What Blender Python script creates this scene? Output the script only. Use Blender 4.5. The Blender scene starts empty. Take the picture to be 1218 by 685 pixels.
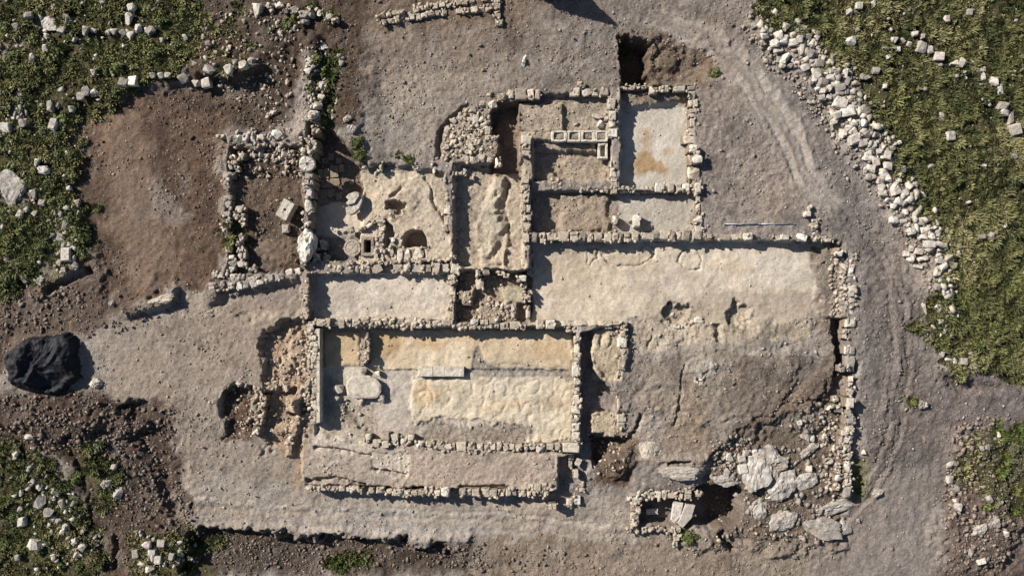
import bpy, bmesh, math, random
import numpy as np
from mathutils import Vector, Euler, Matrix
R = math.radians
random.seed(7); rng = np.random.default_rng(7)
S = 0.05            # metres per photograph pixel on the z=0 plane
HC = 45.0           # height of the drone camera
CX, CY = 609.0, 342.5
scene = bpy.context.scene
col = scene.collection

# ------------------------------------------------------------------ camera, sky, sun, exposure
cam = bpy.data.cameras.new('camera'); cam.sensor_fit = 'HORIZONTAL'; cam.sensor_width = 36
cam.lens = 36 * HC / (1218 * S); cam.clip_end = 2000
camo = bpy.data.objects.new('camera', cam); col.objects.link(camo)
camo.location = (0, 0, HC); camo.rotation_euler = (0, 0, 0); scene.camera = camo
SUN_EL, SHADOW_DEG = 33.5, 30.0     # shadows fall right and 30 deg below the horizontal
w = bpy.data.worlds.new('World'); scene.world = w; w.use_nodes = True
nt = w.node_tree; nt.nodes.clear()
sky = nt.nodes.new('ShaderNodeTexSky'); sky.sky_type = 'NISHITA'; sky.sun_disc = False
sky.sun_elevation = R(SUN_EL); sky.sun_rotation = R(-(90 - SHADOW_DEG)); sky.altitude = 300
bg = nt.nodes.new('ShaderNodeBackground'); bg.inputs[1].default_value = 0.05
wo = nt.nodes.new('ShaderNodeOutputWorld'); nt.links.new(sky.outputs[0], bg.inputs[0]); nt.links.new(bg.outputs[0], wo.inputs[0])
sl = bpy.data.lights.new('sun', 'SUN'); sl.energy = 5.0; sl.angle = R(0.5); sl.color = (1.0, 0.945, 0.865)
so = bpy.data.objects.new('sun', sl); col.objects.link(so)
dirv = Vector((math.cos(R(SHADOW_DEG)) * math.cos(R(SUN_EL)), -math.sin(R(SHADOW_DEG)) * math.cos(R(SUN_EL)), -math.sin(R(SUN_EL))))
so.rotation_euler = dirv.to_track_quat('-Z', 'Y').to_euler(); so.location = (-30, 20, 40)
vs = scene.view_settings; vs.view_transform = 'Standard'; vs.look = 'None'; vs.gamma = 1; vs.exposure = 0.84
vs.use_curve_mapping = False

# ------------------------------------------------------------------ helpers
def lin(c):
    c = np.asarray(c, float) / 255.0
    return np.where(c <= 0.04045, c / 12.92, ((c + 0.055) / 1.055) ** 2.4)
KL = 1.32          # brightness of a flat sunlit white surface with the light above
def C(r, g, b): return np.clip(lin((r, g, b)) / (KL * np.array([1.03, 1.0, 0.97])), 0.004, 0.8)
def PZ(px, py, z=0.0):
    f = S * (HC - z) / HC
    return (px - CX) * f, (CY - py) * f
_tab = rng.random((256, 256)).astype(np.float32)
def vnoise(x, y):
    xi = np.floor(x).astype(np.int32); yi = np.floor(y).astype(np.int32)
    fx = (x - xi).astype(np.float32); fy = (y - yi).astype(np.float32)
    fx = fx * fx * (3 - 2 * fx); fy = fy * fy * (3 - 2 * fy)
    x0 = xi & 255; y0 = yi & 255; x1 = (xi + 1) & 255; y1 = (yi + 1) & 255
    a = _tab[y0, x0]; b = _tab[y0, x1]; c = _tab[y1, x0]; d = _tab[y1, x1]
    return (a + (b - a) * fx) * (1 - fy) + (c + (d - c) * fx) * fy - 0.5      # -0.5..0.5
def fbm(x, y, sc, oc=3, ox=0.0):
    r = 0; a = 1.0; t = 0
    for k in range(oc):
        r = r + a * vnoise(x / sc + ox + 17.3 * k, y / sc + 2.1 * ox + 9.7 * k); t += a; a *= 0.5; sc *= 0.5
    return r / t * 2          # about -1..1
def sstep(t): t = np.clip(t, 0, 1); return t * t * (3 - 2 * t)

def tag(o, label=None, cat=None, group=None, kind=None):
    if label: o['label'] = label
    if cat: o['category'] = cat
    if group: o['group'] = group
    if kind: o['kind'] = kind
    return o
def new_mesh(name, V, F, mat=None, smooth=False):
    me = bpy.data.meshes.new(name); me.from_pydata([tuple(v) for v in V], [], F); me.update()
    if mat: me.materials.append(mat)
    if smooth:
        me.polygons.foreach_set('use_smooth', [True] * len(me.polygons))
    return me
def fast_mesh(name, V, F, mat=None, smooth=False):
    V = np.asarray(V, np.float32); F = np.asarray(F, np.int32); n = F.shape[1]
    me = bpy.data.meshes.new(name); me.vertices.add(len(V)); me.vertices.foreach_set('co', V.ravel())
    me.loops.add(F.size); me.loops.foreach_set('vertex_index', F.ravel())
    me.polygons.add(len(F)); me.polygons.foreach_set('loop_start', np.arange(0, F.size, n, dtype=np.int32))
    me.polygons.foreach_set('loop_total', np.full(len(F), n, np.int32))
    if smooth: me.polygons.foreach_set('use_smooth', np.ones(len(F), bool))
    me.update(calc_edges=True)
    if mat: me.materials.append(mat)
    return me
def set_col(me, c, name='Col'):
    a = me.attributes.new(name, 'FLOAT_COLOR', 'POINT')
    rgba = np.ones((len(c), 4), np.float32); rgba[:, :3] = c; a.data.foreach_set('color', rgba.ravel())
def link(name, me, parent=None, loc=(0, 0, 0), rot=(0, 0, 0), sc=(1, 1, 1)):
    o = bpy.data.objects.new(name, me); col.objects.link(o); o.parent = parent
    o.location = loc; o.rotation_euler = rot; o.scale = sc
    return o

# ------------------------------------------------------------------ materials
def mat_new(name):
    m = bpy.data.materials.new(name); m.use_nodes = True; t = m.node_tree; t.nodes.clear()
    out = t.nodes.new('ShaderNodeOutputMaterial'); p = t.nodes.new('ShaderNodeBsdfPrincipled')
    p.inputs['Roughness'].default_value = 0.92; p.inputs['Specular IOR Level'].default_value = 0.15
    t.links.new(p.outputs[0], out.inputs[0]); return m, t, p
def N(t, typ, **kw):
    n = t.nodes.new(typ)
    for k, v in kw.items(): setattr(n, k, v)
    return n
def noise_node(t, vec, scale, detail=4, rough=0.6):
    n = N(t, 'ShaderNodeTexNoise'); n.inputs['Scale'].default_value = scale; n.inputs['Detail'].default_value = detail
    n.inputs['Roughness'].default_value = rough; t.links.new(vec, n.inputs['Vector']); return n
def ramp(t, fac, a, b, p0=0.3, p1=0.7):
    r = N(t, 'ShaderNodeValToRGB'); e = r.color_ramp.elements
    e[0].position = p0; e[0].color = (*a, 1); e[1].position = p1; e[1].color = (*b, 1); t.links.new(fac, r.inputs[0]); return r
def mul(t, a, b, fac=1.0):
    m = N(t, 'ShaderNodeMix', data_type='RGBA', blend_type='MULTIPLY'); m.inputs[0].default_value = fac
    t.links.new(a, m.inputs[6]); t.links.new(b, m.inputs[7]); return m.outputs[2]
def g3(v): return (v, v, v)

def ground_material():
    m, t, p = mat_new('earth'); tc = N(t, 'ShaderNodeTexCoord'); v = tc.outputs['Object']
    at = N(t, 'ShaderNodeAttribute', attribute_name='Col'); ar = N(t, 'ShaderNodeAttribute', attribute_name='Rough')
    n1 = noise_node(t, v, 1.1, 6, 0.65); n2 = noise_node(t, v, 9.0, 5, 0.7); n3 = noise_node(t, v, 30.0, 3, 0.7)
    c = mul(t, at.outputs['Color'], ramp(t, n1.outputs[0], g3(0.82), g3(1.2), 0.3, 0.7).outputs[0])
    c = mul(t, c, ramp(t, n2.outputs[0], g3(0.58), g3(1.36), 0.32, 0.68).outputs[0])
    c = mul(t, c, ramp(t, n3.outputs[0], g3(0.68), g3(1.3), 0.3, 0.7).outputs[0])
    cm = N(t, 'ShaderNodeMix', data_type='RGBA'); mr = N(t, 'ShaderNodeMapRange'); mr.inputs[1].default_value = .2; mr.inputs[2].default_value = .8; mr.inputs[3].default_value = .45; mr.inputs[4].default_value = 1.0
    t.links.new(ar.outputs['Fac'], mr.inputs[0]); t.links.new(mr.outputs[0], cm.inputs[0]); t.links.new(at.outputs['Color'], cm.inputs[6]); t.links.new(c, cm.inputs[7]); c = cm.outputs[2]
    # pale grit
    vo = N(t, 'ShaderNodeTexVoronoi'); vo.inputs['Scale'].default_value = 7.0; t.links.new(v, vo.inputs['Vector'])
    sp = ramp(t, vo.outputs['Distance'], g3(1.0), g3(0.0), 0.12, 0.24)
    wn = N(t, 'ShaderNodeSeparateColor'); t.links.new(vo.outputs['Color'], wn.inputs[0])
    thr = N(t, 'ShaderNodeMath', operation='GREATER_THAN'); thr.inputs[1].default_value = 0.72; t.links.new(wn.outputs[0], thr.inputs[0])
    mm = N(t, 'ShaderNodeMath', operation='MULTIPLY'); t.links.new(sp.outputs[0], mm.inputs[0]); t.links.new(thr.outputs[0], mm.inputs[1])
    m2 = N(t, 'ShaderNodeMath', operation='MULTIPLY'); t.links.new(mm.outputs[0], m2.inputs[0]); t.links.new(ar.outputs['Fac'], m2.inputs[1])
    mx = N(t, 'ShaderNodeMix', data_type='RGBA'); t.links.new(m2.outputs[0], mx.inputs[0]); t.links.new(c, mx.inputs[6])
    mx.inputs[7].default_value = (*C(190, 178, 164), 1)
    t.links.new(mx.outputs[2], p.inputs['Base Color'])
    n4 = noise_node(t, v, 11.0, 6, 0.8)
    b = N(t, 'ShaderNodeBump'); b.inputs['Distance'].default_value = 0.09
    ms = N(t, 'ShaderNodeMath', operation='MULTIPLY_ADD'); ms.inputs[1].default_value = 0.75; ms.inputs[2].default_value = 0.25
    t.links.new(ar.outputs['Fac'], ms.inputs[0]); t.links.new(ms.outputs[0], b.inputs['Strength'])
    t.links.new(n4.outputs[0], b.inputs['Height']); t.links.new(b.outputs[0], p.inputs['Normal'])
    return m
def stone_material(name, dark, light, tint, sc=5.0, stain=.5):
    m, t, p = mat_new(name); tc = N(t, 'ShaderNodeTexCoord'); oi = N(t, 'ShaderNodeObjectInfo')
    geo = N(t, 'ShaderNodeNewGeometry')
    n1 = noise_node(t, geo.outputs['Position'], sc, 6, 0.7); n2 = noise_node(t, geo.outputs['Position'], 22.0, 4, 0.7)
    r = ramp(t, oi.outputs['Random'], dark, light, 0.0, 1.0)
    e = r.color_ramp.elements.new(0.45); e.color = (*tint, 1)
    c = mul(t, r.outputs[0], ramp(t, n1.outputs[0], g3(0.62), g3(1.22), 0.3, 0.68).outputs[0])
    c = mul(t, c, ramp(t, n2.outputs[0], g3(0.75), g3(1.2), 0.3, 0.7).outputs[0])
    n5 = noise_node(t, geo.outputs['Position'], 2.7, 5, 0.7); st = ramp(t, n5.outputs[0], g3(0.0), g3(0.78), stain, stain + .2)
    mx = N(t, 'ShaderNodeMix', data_type='RGBA'); t.links.new(st.outputs[0], mx.inputs[0]); t.links.new(c, mx.inputs[6]); mx.inputs[7].default_value = (*C(138, 120, 102), 1)
    t.links.new(mx.outputs[2], p.inputs['Base Color'])
    b = N(t, 'ShaderNodeBump'); b.inputs['Distance'].default_value = 0.09; b.inputs['Strength'].default_value = 0.9
    t.links.new(n1.outputs[0], b.inputs['Height']); t.links.new(b.outputs[0], p.inputs['Normal'])
    return m
def attr_material(name, rough=0.9, spec=0.15, transl=0.0):
    m, t, p = mat_new(name); at = N(t, 'ShaderNodeAttribute', attribute_name='Col'); tc = N(t, 'ShaderNodeTexCoord')
    n = noise_node(t, tc.outputs['Object'], 9.0, 3)
    t.links.new(mul(t, at.outputs['Color'], ramp(t, n.outputs[0], g3(0.8), g3(1.2)).outputs[0]), p.inputs['Base Color'])
    p.inputs['Roughness'].default_value = rough; p.inputs['Specular IOR Level'].default_value = spec
    return m
M_EARTH = ground_material()
M_WALL = stone_material('wall_limestone', C(156, 141, 126), C(214, 199, 178), C(188, 172, 153))
M_PALE = stone_material('pale_limestone', C(198, 186, 169), C(238, 228, 212), C(218, 206, 189))
M_GREY = stone_material('grey_weathered_limestone', C(152, 144, 135), C(216, 206, 193), C(188, 176, 163))
M_CORE = stone_material('earth_mortar_and_stone', C(150, 132, 112), C(165, 146, 124), C(158, 138, 117), 7.0)
M_PLAST = stone_material('lime_plaster', C(205, 192, 172), C(217, 204, 186), C(210, 198, 179), 3.0)
M_GRASS = attr_material('grass_blades', 0.8, 0.2)
M_LEAF = attr_material('shrub_leaves', 0.7, 0.25)
M_GRAVEL = attr_material('loose_gravel')

# ------------------------------------------------------------------ ground: one height field, cut into its regions
def axis(half, step, far=260):
    a = list(np.arange(0, half + step * .5, step)); d = step
    while a[-1] < far: d *= 1.35; a.append(a[-1] + d)
    a = np.array(a); return np.concatenate([-a[:0:-1], a])
STEP = 0.062
ax = axis(32.2, STEP); ay = axis(18.6, STEP)
WX, WY = np.meshgrid(ax, ay); GX = WX / S + CX; GY = CY - WY / S
NXG, NYG = len(ax), len(ay)
wob1x = 1.5 * fbm(WX, WY, 1.2, 4, 3.3) + .5 * fbm(WX, WY, .3, 2, 8.3); wob1y = 1.5 * fbm(WX, WY, 1.2, 4, 41.7) + .5 * fbm(WX, WY, .3, 2, 14.3)
H = np.interp(GY, [-200, 380, 500, 595, 640, 900], [0, 0, -0.45, -1.1, -1.3, -1.3]).astype(np.float64)
H += 0.10 * fbm(WX, WY, 6.0, 2, 5.1)
COL = np.zeros(H.shape + (3,)); COL[:] = C(146, 134, 124)
RGH = np.full(H.shape, 0.75)
GRASS = np.zeros(H.shape); GRAV = np.full(H.shape, 0.35)
REG = np.zeros(H.shape, np.int32)
def sdf(poly, gx, gy):
    """signed distance in px, positive inside"""
    d2 = np.full(gx.shape, 1e18); ins = np.zeros(gx.shape, bool); n = len(poly)
    for i in range(n):
        x0, y0 = poly[i]; x1, y1 = poly[(i + 1) % n]; ex, ey = x1 - x0, y1 - y0
        tt = np.clip(((gx - x0) * ex + (gy - y0) * ey) / (ex * ex + ey * ey + 1e-9), 0, 1)
        d2 = np.minimum(d2, (gx - x0 - tt * ex) ** 2 + (gy - y0 - tt * ey) ** 2)
        if y0 != y1:
            c = ((y0 > gy) != (y1 > gy)) & (gx < ex * (gy - y0) / (ey) + x0); ins ^= c
    return np.where(ins, 1, -1) * np.sqrt(d2)
def pmask(poly, soft=3.0, wob=3.0, zz=0.0):
    f = (HC - zz) / HC
    P = [(CX + (x - CX) * f, CY + (y - CY) * f) for x, y in poly]
    pad = soft + wob * 1.5 + 2; xs = [p[0] for p in P]; ys = [p[1] for p in P]
    i0 = np.searchsorted(ax, (min(xs) - pad - CX) * S); i1 = np.searchsorted(ax, (max(xs) + pad - CX) * S)
    j0 = np.searchsorted(ay, (CY - max(ys) - pad) * S); j1 = np.searchsorted(ay, (CY - min(ys) + pad) * S)
    sl_ = (slice(max(j0 - 1, 0), j1 + 1), slice(max(i0 - 1, 0), i1 + 1))
    d = sdf(P, GX[sl_] + wob * wob1x[sl_], GY[sl_] + wob * wob1y[sl_])
    return sl_, sstep(0.5 + d / max(soft, 0.01))
def box(x0, y0, x1, y1): return [(x0, y0), (x1, y0), (x1, y1), (x0, y1)]
def ell(cx, cy, rx, ry, n=20): return [(cx + rx * math.cos(2 * math.pi * k / n), cy + ry * math.sin(2 * math.pi * k / n)) for k in range(n)]
def strip(pts, wd):
    L, Rr = [], []
    for i, (x, y) in enumerate(pts):
        a = pts[max(i - 1, 0)]; b = pts[min(i + 1, len(pts) - 1)]; dx, dy = b[0] - a[0], b[1] - a[1]; l = math.hypot(dx, dy) or 1
        ww = wd[i] if isinstance(wd, (list, tuple)) else wd
        L.append((x - dy / l * ww / 2, y + dx / l * ww / 2)); Rr.append((x + dy / l * ww / 2, y - dx / l * ww / 2))
    return L + Rr[::-1]
def hz(poly, z, soft=3, wob=2):                      # set the level
    s_, m = pmask(poly, soft, wob, z if z > -1 else -.4); H[s_] = H[s_] * (1 - m) + z * m
def hd(poly, dz, soft=6, wob=3):                     # raise or dig
    s_, m = pmask(poly, soft, wob); H[s_] += dz * m
def cc(poly, c, soft=8, wob=6, amt=1.0, z=0.0, rgh=None, grav=None):
    s_, m = pmask(poly, soft, wob, z); m = m * amt
    COL[s_] = COL[s_] * (1 - m[..., None]) + np.asarray(c) * m[..., None]
    if rgh is not None: RGH[s_] = RGH[s_] * (1 - m) + rgh * m
    if grav is not None: GRAV[s_] = GRAV[s_] * (1 - m) + grav * m
def gg(poly, a, soft=10, wob=10):
    s_, m = pmask(poly, soft, wob); GRASS[s_] = np.maximum(GRASS[s_], a * m)
REGNAMES = ['ground']
def reg(name, poly, z=0.0, wob=2, label=None):
    REGNAMES.append(name); s_, m = pmask(poly, 0.5, wob, z); REG[s_][m > 0.5] = len(REGNAMES) - 1

GRASS_NE = [(885, -60), (905, 15), (940, 42), (975, 70), (1005, 100), (1035, 140), (1050, 175), (1075, 215), (1092, 245), (1112, 280), (1120, 310), (1118, 345), (1108, 385), (1118, 415), (1150, 436), (1185, 440), (1290, 470), (1290, -60)]
GRASS_NW = [(-60, -60), (240, -60), (232, 40), (228, 80), (205, 98), (152, 98), (140, 122), (105, 138), (84, 165), (92, 200), (104, 260), (108, 296), (80, 322), (38, 342), (-60, 372)]
GRASS_SE = [(1172, 505), (1290, 480), (1290, 640), (1190, 606), (1160, 575), (1140, 548)]
GRASS_SW = [(-60, 520), (12, 528), (50, 560), (76, 600), (100, 640), (108, 760), (-60, 760)]
GRASS_SW2 = [(82, 528), (122, 535), (134, 560), (128, 600), (108, 612), (92, 580)]
GRASS_SW3 = [(150, 645), (195, 632), (222, 655), (235, 700), (140, 700)]
# --- colours of the soil (flat albedo zones)
cc(box(-200, -200, 1500, 900), C(146, 134, 124), 1, 0)
cc([(430, -40), (700, -40), (870, 20), (900, 120), (860, 260), (830, 100), (560, 110), (440, 190), (425, 100)], C(128, 115, 104), 20, 12)
cc([(470, 90), (560, 70), (640, 90), (545, 130), (520, 190), (440, 195), (440, 130)], C(150, 137, 124), 40, 14)
cc([(620, 20), (740, 30), (735, 100), (640, 100)], C(136, 124, 114), 30, 12)
cc([(220, -40), (440, -40), (432, 60), (425, 150), (378, 160), (370, 60), (340, 150), (262, 160), (230, 110)], C(84, 70, 58), 14, 10, grav=0.8)
cc([(85, 130), (150, 108), (215, 100), (262, 120), (270, 335), (200, 350), (110, 345), (90, 220)], C(98, 79, 65), 30, 18, rgh=0.8, grav=0.5)
cc([(110, 140), (160, 130), (190, 220), (215, 330), (150, 340), (125, 260)], C(124, 103, 86), 24, 14, rgh=0.6, grav=.2)
cc([(170, 215), (195, 220), (225, 262), (205, 268), (180, 250)], C(150, 135, 122), 12, 8, .6, grav=1.0)
cc([(-60, 345), (60, 330), (150, 340), (170, 372), (100, 400), (-60, 470)], C(102, 86, 74), 14, 8, grav=.7)
cc([(150, 385), (250, 345), (370, 350), (365, 520), (355, 600), (230, 620), (205, 560), (200, 500), (110, 470), (95, 410)], C(156, 140, 124), 40, 18, rgh=.6, grav=.25)
cc([(-60, 465), (90, 468), (200, 480), (208, 560), (225, 640), (150, 640), (110, 560), (60, 545), (-60, 540)], C(86, 71, 61), 18, 12, grav=1.0, rgh=1)
cc(strip([(70, 500), (85, 560), (95, 610), (118, 700)], 22), C(84, 70, 58), 12, 8, grav=.8, rgh=1)
cc([(105, 600), (150, 600), (215, 610), (232, 700), (110, 700)], C(92, 75, 62), 12, 8, grav=.6)
cc([(210, 640), (330, 645), (560, 655), (600, 700), (210, 700)], C(92, 79, 68), 14, 10, grav=1.0, rgh=1)
cc([(560, 640), (760, 650), (1020, 640), (1020, 720), (560, 720)], C(140, 125, 110), 16, 8, grav=.5)
cc([(205, 560), (345, 575), (520, 595), (740, 605), (760, 650), (560, 648), (330, 638), (215, 628)], C(166, 152, 138), 30, 14, rgh=.6, grav=.2)
cc([(860, 20), (900, 60), (960, 110), (1010, 200), (1045, 290), (1095, 350), (1110, 420), (1130, 520), (1130, 700), (1020, 700), (1030, 560), (1028, 300), (960, 260), (880, 250), (850, 120)], C(122, 111, 103), 18, 8, rgh=.85, grav=.5)
cc([(835, 105), (900, 120), (960, 200), (990, 260), (840, 270)], C(144, 131, 120), 26, 12, rgh=.9)
cc(strip([(795, 35), (850, 50), (900, 100), (945, 170), (985, 240)], [26, 34, 50, 46, 30]), C(158, 146, 135), 26, 8, rgh=.5, grav=.15)
cc([(1030, 560), (1120, 560), (1140, 700), (960, 700)], C(136, 124, 114), 26, 8, rgh=.6, grav=.2)
cc([(1120, 440), (1290, 455), (1290, 500), (1160, 520), (1120, 500)], C(118, 106, 100), 12, 8, grav=.4)
for yy, c_ in ((606, C(160, 146, 132)), (613, C(182, 170, 156)), (622, C(156, 142, 128)), (631, C(180, 168, 155))):
    cc(strip([(225, yy - 10), (330, yy - 2), (480, yy + 4), (640, yy + 12), (760, yy + 22)], 6), c_, 7, 6, .75)
for off, c_ in ((-9, C(164, 152, 140)), (-1, C(126, 113, 103)), (8, C(160, 148, 136))):
    cc(strip([(770 + off, 18 - off), (830 + off, 40 - off), (885 + off, 88 - off), (930 + off, 150 - off), (965 + off, 220 - off)], 6), c_, 8, 6, .7)
cc([(1135, 560), (1200, 600), (1290, 620), (1290, 720), (1130, 720)], C(110, 95, 84), 14, 10, grav=.9, rgh=1)
cc(box(430, -30, 620, 34), C(112, 95, 80), 14, 8, .7, grav=.5)
cc([(742, 40), (800, 45), (850, 70), (845, 102), (738, 102)], C(112, 95, 80), 12, 8, grav=.8)
cc([(745, 385), (1000, 385), (1000, 480), (900, 500), (840, 560), (755, 560)], C(150, 137, 124), 14, 8, rgh=.95, grav=.5)
cc([(900, 400), (1000, 390), (1000, 480), (900, 505), (860, 470)], C(120, 107, 96), 34, 14, rgh=1, grav=.7)
cc([(850, 540), (1010, 480), (1015, 650), (850, 655)], C(116, 102, 89), 12, 8, rgh=.9, grav=.9)
cc([(1000, 440), (985, 470), (935, 505), (890, 530), (850, 560), (840, 545), (880, 510), (935, 480), (975, 445)], C(110, 95, 82), 12, 8, .9, grav=1.0, rgh=1)
for P_ in (GRASS_NE, GRASS_NW, GRASS_SE, GRASS_SW):
    cc(P_, C(80, 75, 48), 14, 16, rgh=1, grav=.4)
cc(GRASS_SW2, C(92, 84, 56), 10, 8); cc(GRASS_SW3, C(90, 82, 54), 10, 8)
for e_ in (ell(20, 230, 22, 20), ell(55, 25, 18, 12), ell(20, 60, 24, 18), ell(75, 275, 12, 22), ell(15, 130, 14, 16), ell(60, 310, 30, 12)):
    cc(e_, C(150, 136, 122), 10, 10, .8)
cc([(1020, 545), (1038, 548), (1045, 600), (1022, 600)], C(112, 106, 72), 12, 6)
# --- grass density
gg(GRASS_NE, 1.0, 22, 16); gg(GRASS_NW, .9, 16, 14); gg(GRASS_SE, .9, 20, 12); gg(GRASS_SW, .95, 14, 12); gg(GRASS_SW2, .8, 6, 6); gg(GRASS_SW3, .6, 6, 8)
gg(box(372, 62, 405, 150), .75, 10, 8); gg(ell(425, 178, 10, 18), .8, 6, 4); gg(ell(385, 20, 26, 22), .6, 8, 8); gg(ell(275, 40, 45, 45), .22, 14, 12)
gg(box(268, 258, 284, 312), .85, 5, 4); gg(ell(752, 56, 8, 8), .9, 4, 3); gg(ell(851, 86, 7, 7), .7, 4, 3); gg(ell(820, 640, 14, 9), .6, 5, 4)
gg(ell(1032, 585, 10, 26), .55, 10, 5); gg(ell(1097, 482, 13, 10), .6, 4, 3); gg(ell(485, 185, 22, 8), .3, 6, 5); gg(ell(1100, 395, 14, 22), .7, 8, 6)
gg(ell(255, 300, 8, 30), .25, 8, 6); gg(ell(215, 655, 30, 18), .35, 10, 8); gg(ell(400, 683, 30, 8), .5, 6, 5)
for e_ in (ell(20, 230, 20, 18), ell(55, 25, 16, 10), ell(20, 60, 20, 14), ell(75, 275, 10, 20), ell(15, 130, 12, 14), ell(60, 310, 28, 10), ell(150, 35, 60, 6)):
    s_, m = pmask(e_, 8, 8); GRASS[s_] *= 1 - .85 * m
# --- levels
FL_W, FL_PAV, FL_C, FL_MID, FL_HALL, FL_BIG, FL_LOW = -.55, -.85, -.42, -.75, -.85, -.62, -.62
hd([(80, 125), (215, 102), (265, 105), (268, 335), (120, 345), (90, 220)], -.3, 22, 12)      # cleared soil below the grass bank
hd(ell(268, 84, 46, 11), .7, 12, 5); hd(ell(300, 45, 60, 30), .3, 30, 10)
hd(strip([(55, 345), (85, 332), (108, 322)], 9), -.45, 6, 3); hd(strip([(40, 352), (95, 322)], 16), .2, 10, 4)
hd(strip([(150, 372), (180, 358), (212, 352)], 14), .5, 8, 5)
hd(ell(60, 500, 60, 26), .3, 20, 10); hd(ell(155, 488, 16, 12), -.5, 10, 5); hd(ell(130, 505, 40, 14), .35, 10, 8)
hd(strip([(160, 520), (185, 570), (200, 620)], 14), -.3, 12, 6); hd(strip([(205, 480), (215, 560), (225, 620)], 14), .12, 30, 8)
hd(strip([(78, 520), (90, 600), (112, 690)], 8), -.25, 10, 8); hd(strip([(124, 650), (122, 690)], 6), -.35, 5, 4)
hd([(215, 640), (330, 646), (450, 652), (540, 664), (600, 720), (205, 720)], -.8, 14, 12)                 # embankment below the track
hd(strip([(235, 636), (330, 638), (555, 651)], 9), .18, 8, 4)
for k, (yy, a_) in enumerate(((612, .03), (622, -.04), (632, .03))):
    hd(strip([(230, yy - 12), (400, yy - 4), (560, yy + 3), (740, yy + 10)], 6), a_, 6, 3)
hd(strip([(800, 40), (860, 70), (910, 130), (950, 210)], 10), -.08, 8, 3); hd(strip([(830, 30), (885, 62), (935, 120), (975, 200)], 8), .1, 8, 3)
for off, a_ in ((-9, -.06), (-3, .04), (7, -.06), (13, .04)):
    hd(strip([(770 + off, 18 - off), (830 + off, 40 - off), (885 + off, 88 - off), (930 + off, 150 - off), (965 + off, 220 - off), (1010 + off, 270 - off * .4), (1062 + off, 340), (1075 + off, 430), (1068 + off, 520), (1040 + off, 600), (960 + off, 670)], 4.5), a_, 4, 4)
    hd(strip([(215, 604 + off * .7), (330, 612 + off * .7), (480, 618 + off * .7), (640, 628 + off * .7), (780, 648 + off * .7), (960, 668 + off * .7)], 4), a_ * .5, 5, 5)
hd(strip([(1060, 260), (1075, 350), (1070, 430), (1050, 520)], 12), .07, 12, 5)
hd(strip([(1125, 440), (1218, 462)], 10), .25, 10, 5); hd(ell(1180, 455, 50, 12), -.3, 14, 6)
hd(ell(1175, 640, 50, 45), .5, 30, 12)
hd(strip([(900, 25), (950, 62), (1000, 120), (1045, 195), (1080, 250), (1110, 300), (1118, 350)], [30, 45, 44, 44, 36, 34, 26]), .4, 16, 8)   # rubble bank core
hd(ell(50, 430, 38, 30), .35, 20, 4)
# north pits
hz([(772, 58), (800, 56), (838, 72), (835, 92), (775, 98)], -.5, 22, 8); hz([(738, 50), (752, 44), (766, 56), (770, 78), (768, 100), (738, 100)], -2.0, 7, 7)
hd(ell(795, 72, 14, 12), .3, 10, 5)
# west room, paved yard, rock-cut floor
hz([(277, 178), (362, 176), (364, 322), (277, 328)], FL_W, 5, 4); hd(ell(330, 300, 25, 16), .2, 20, 6); hd(ell(330, 190, 40, 12), .2, 14, 6)
hd(strip([(372, 40), (368, 100), (366, 160)], 22), .45, 14, 6)
hz([(372, 152), (396, 158), (424, 186), (442, 204), (442, 313), (372, 313)], FL_PAV, 5, 3)
hd([(405, 60), (440, 60), (436, 190), (420, 182), (398, 155)], .3, 40, 10)
hz([(426, 204), (452, 196), (530, 205), (538, 330), (425, 330), (428, 262), (432, 225)], FL_C, 3, 3)
hd(ell(468, 240, 24, 18), .1, 12, 8); hd(strip([(505, 210), (515, 240), (530, 265), (538, 285)], 3), -.22, 3, 4); hd(strip([(463, 234), (478, 222)], 3), -.2, 3, 2)
hz([(466, 242), (471, 240), (478, 245), (479, 253), (474, 257), (468, 252)], -.95, 3, 5)
hz(box(432.5, 285, 441, 301), -2.6, 1.0, .2); hz([(480, 296), (480, 283), (484, 277), (492, 274), (501, 275), (506, 281), (508, 296)], -1.7, 2, 1)
hz(box(465, 294, 505, 312), -.6, 3, 2); hz([(458, 262), (468, 270), (470, 283), (460, 293)], -.85, 2, 1)
hz(box(541, 196, 621, 318), FL_MID, 3, 2); hd(strip([(596, 208), (590, 240), (582, 275), (588, 320)], [14, 22, 36, 30]), .3, 6, 5); hd(strip([(603, 215), (598, 270), (585, 312)], 9), -.24, 10, 8)
hd(box(598, 296, 630, 330), .45, 4, 3)
hz([(583, 126), (617, 124), (616, 206), (584, 206)], -1.0, 3, 2)
hz([(526, 193), (527, 163), (537, 147), (556, 134), (577, 126), (584, 133), (585, 160), (592, 168), (593, 184), (588, 194)], -.05, 4, 2)
hd(strip([(521, 190), (524, 158), (536, 141), (556, 128)], 6), -.35, 4, 2)
hz(box(616, 114, 722, 158), -.38, 4, 2); hz(box(616, 122, 669, 156), -.12, 2, 2); hz(box(634, 170, 724, 216), -.75, 4, 2); hz(box(634, 168, 710, 180), -.35, 4, 3)
hz(box(736, 108, 822, 226), -.72, 4, 2); hd(box(736, 104, 822, 122), .4, 10, 4)
hz(box(631, 229, 830, 278), -.6, 3, 1); hz(box(668, 232, 726, 277), -.4, 6, 5)
hz(box(631, 287, 992, 384), FL_BIG, 2, .5); hz([(975, 290), (1004, 290), (1004, 390), (985, 395), (970, 360), (975, 330)], -.4, 10, 8)
hz(box(370, 326, 539, 381), FL_LOW, 2, .5); hz(box(542, 322, 631, 383), -.8, 3, 2); hz(box(597, 340, 622, 362), -.25, 4, 3); hz(box(570, 360, 614, 384), -.35, 5, 4); hz(box(548, 345, 562, 364), -.3, 4, 3)
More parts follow.
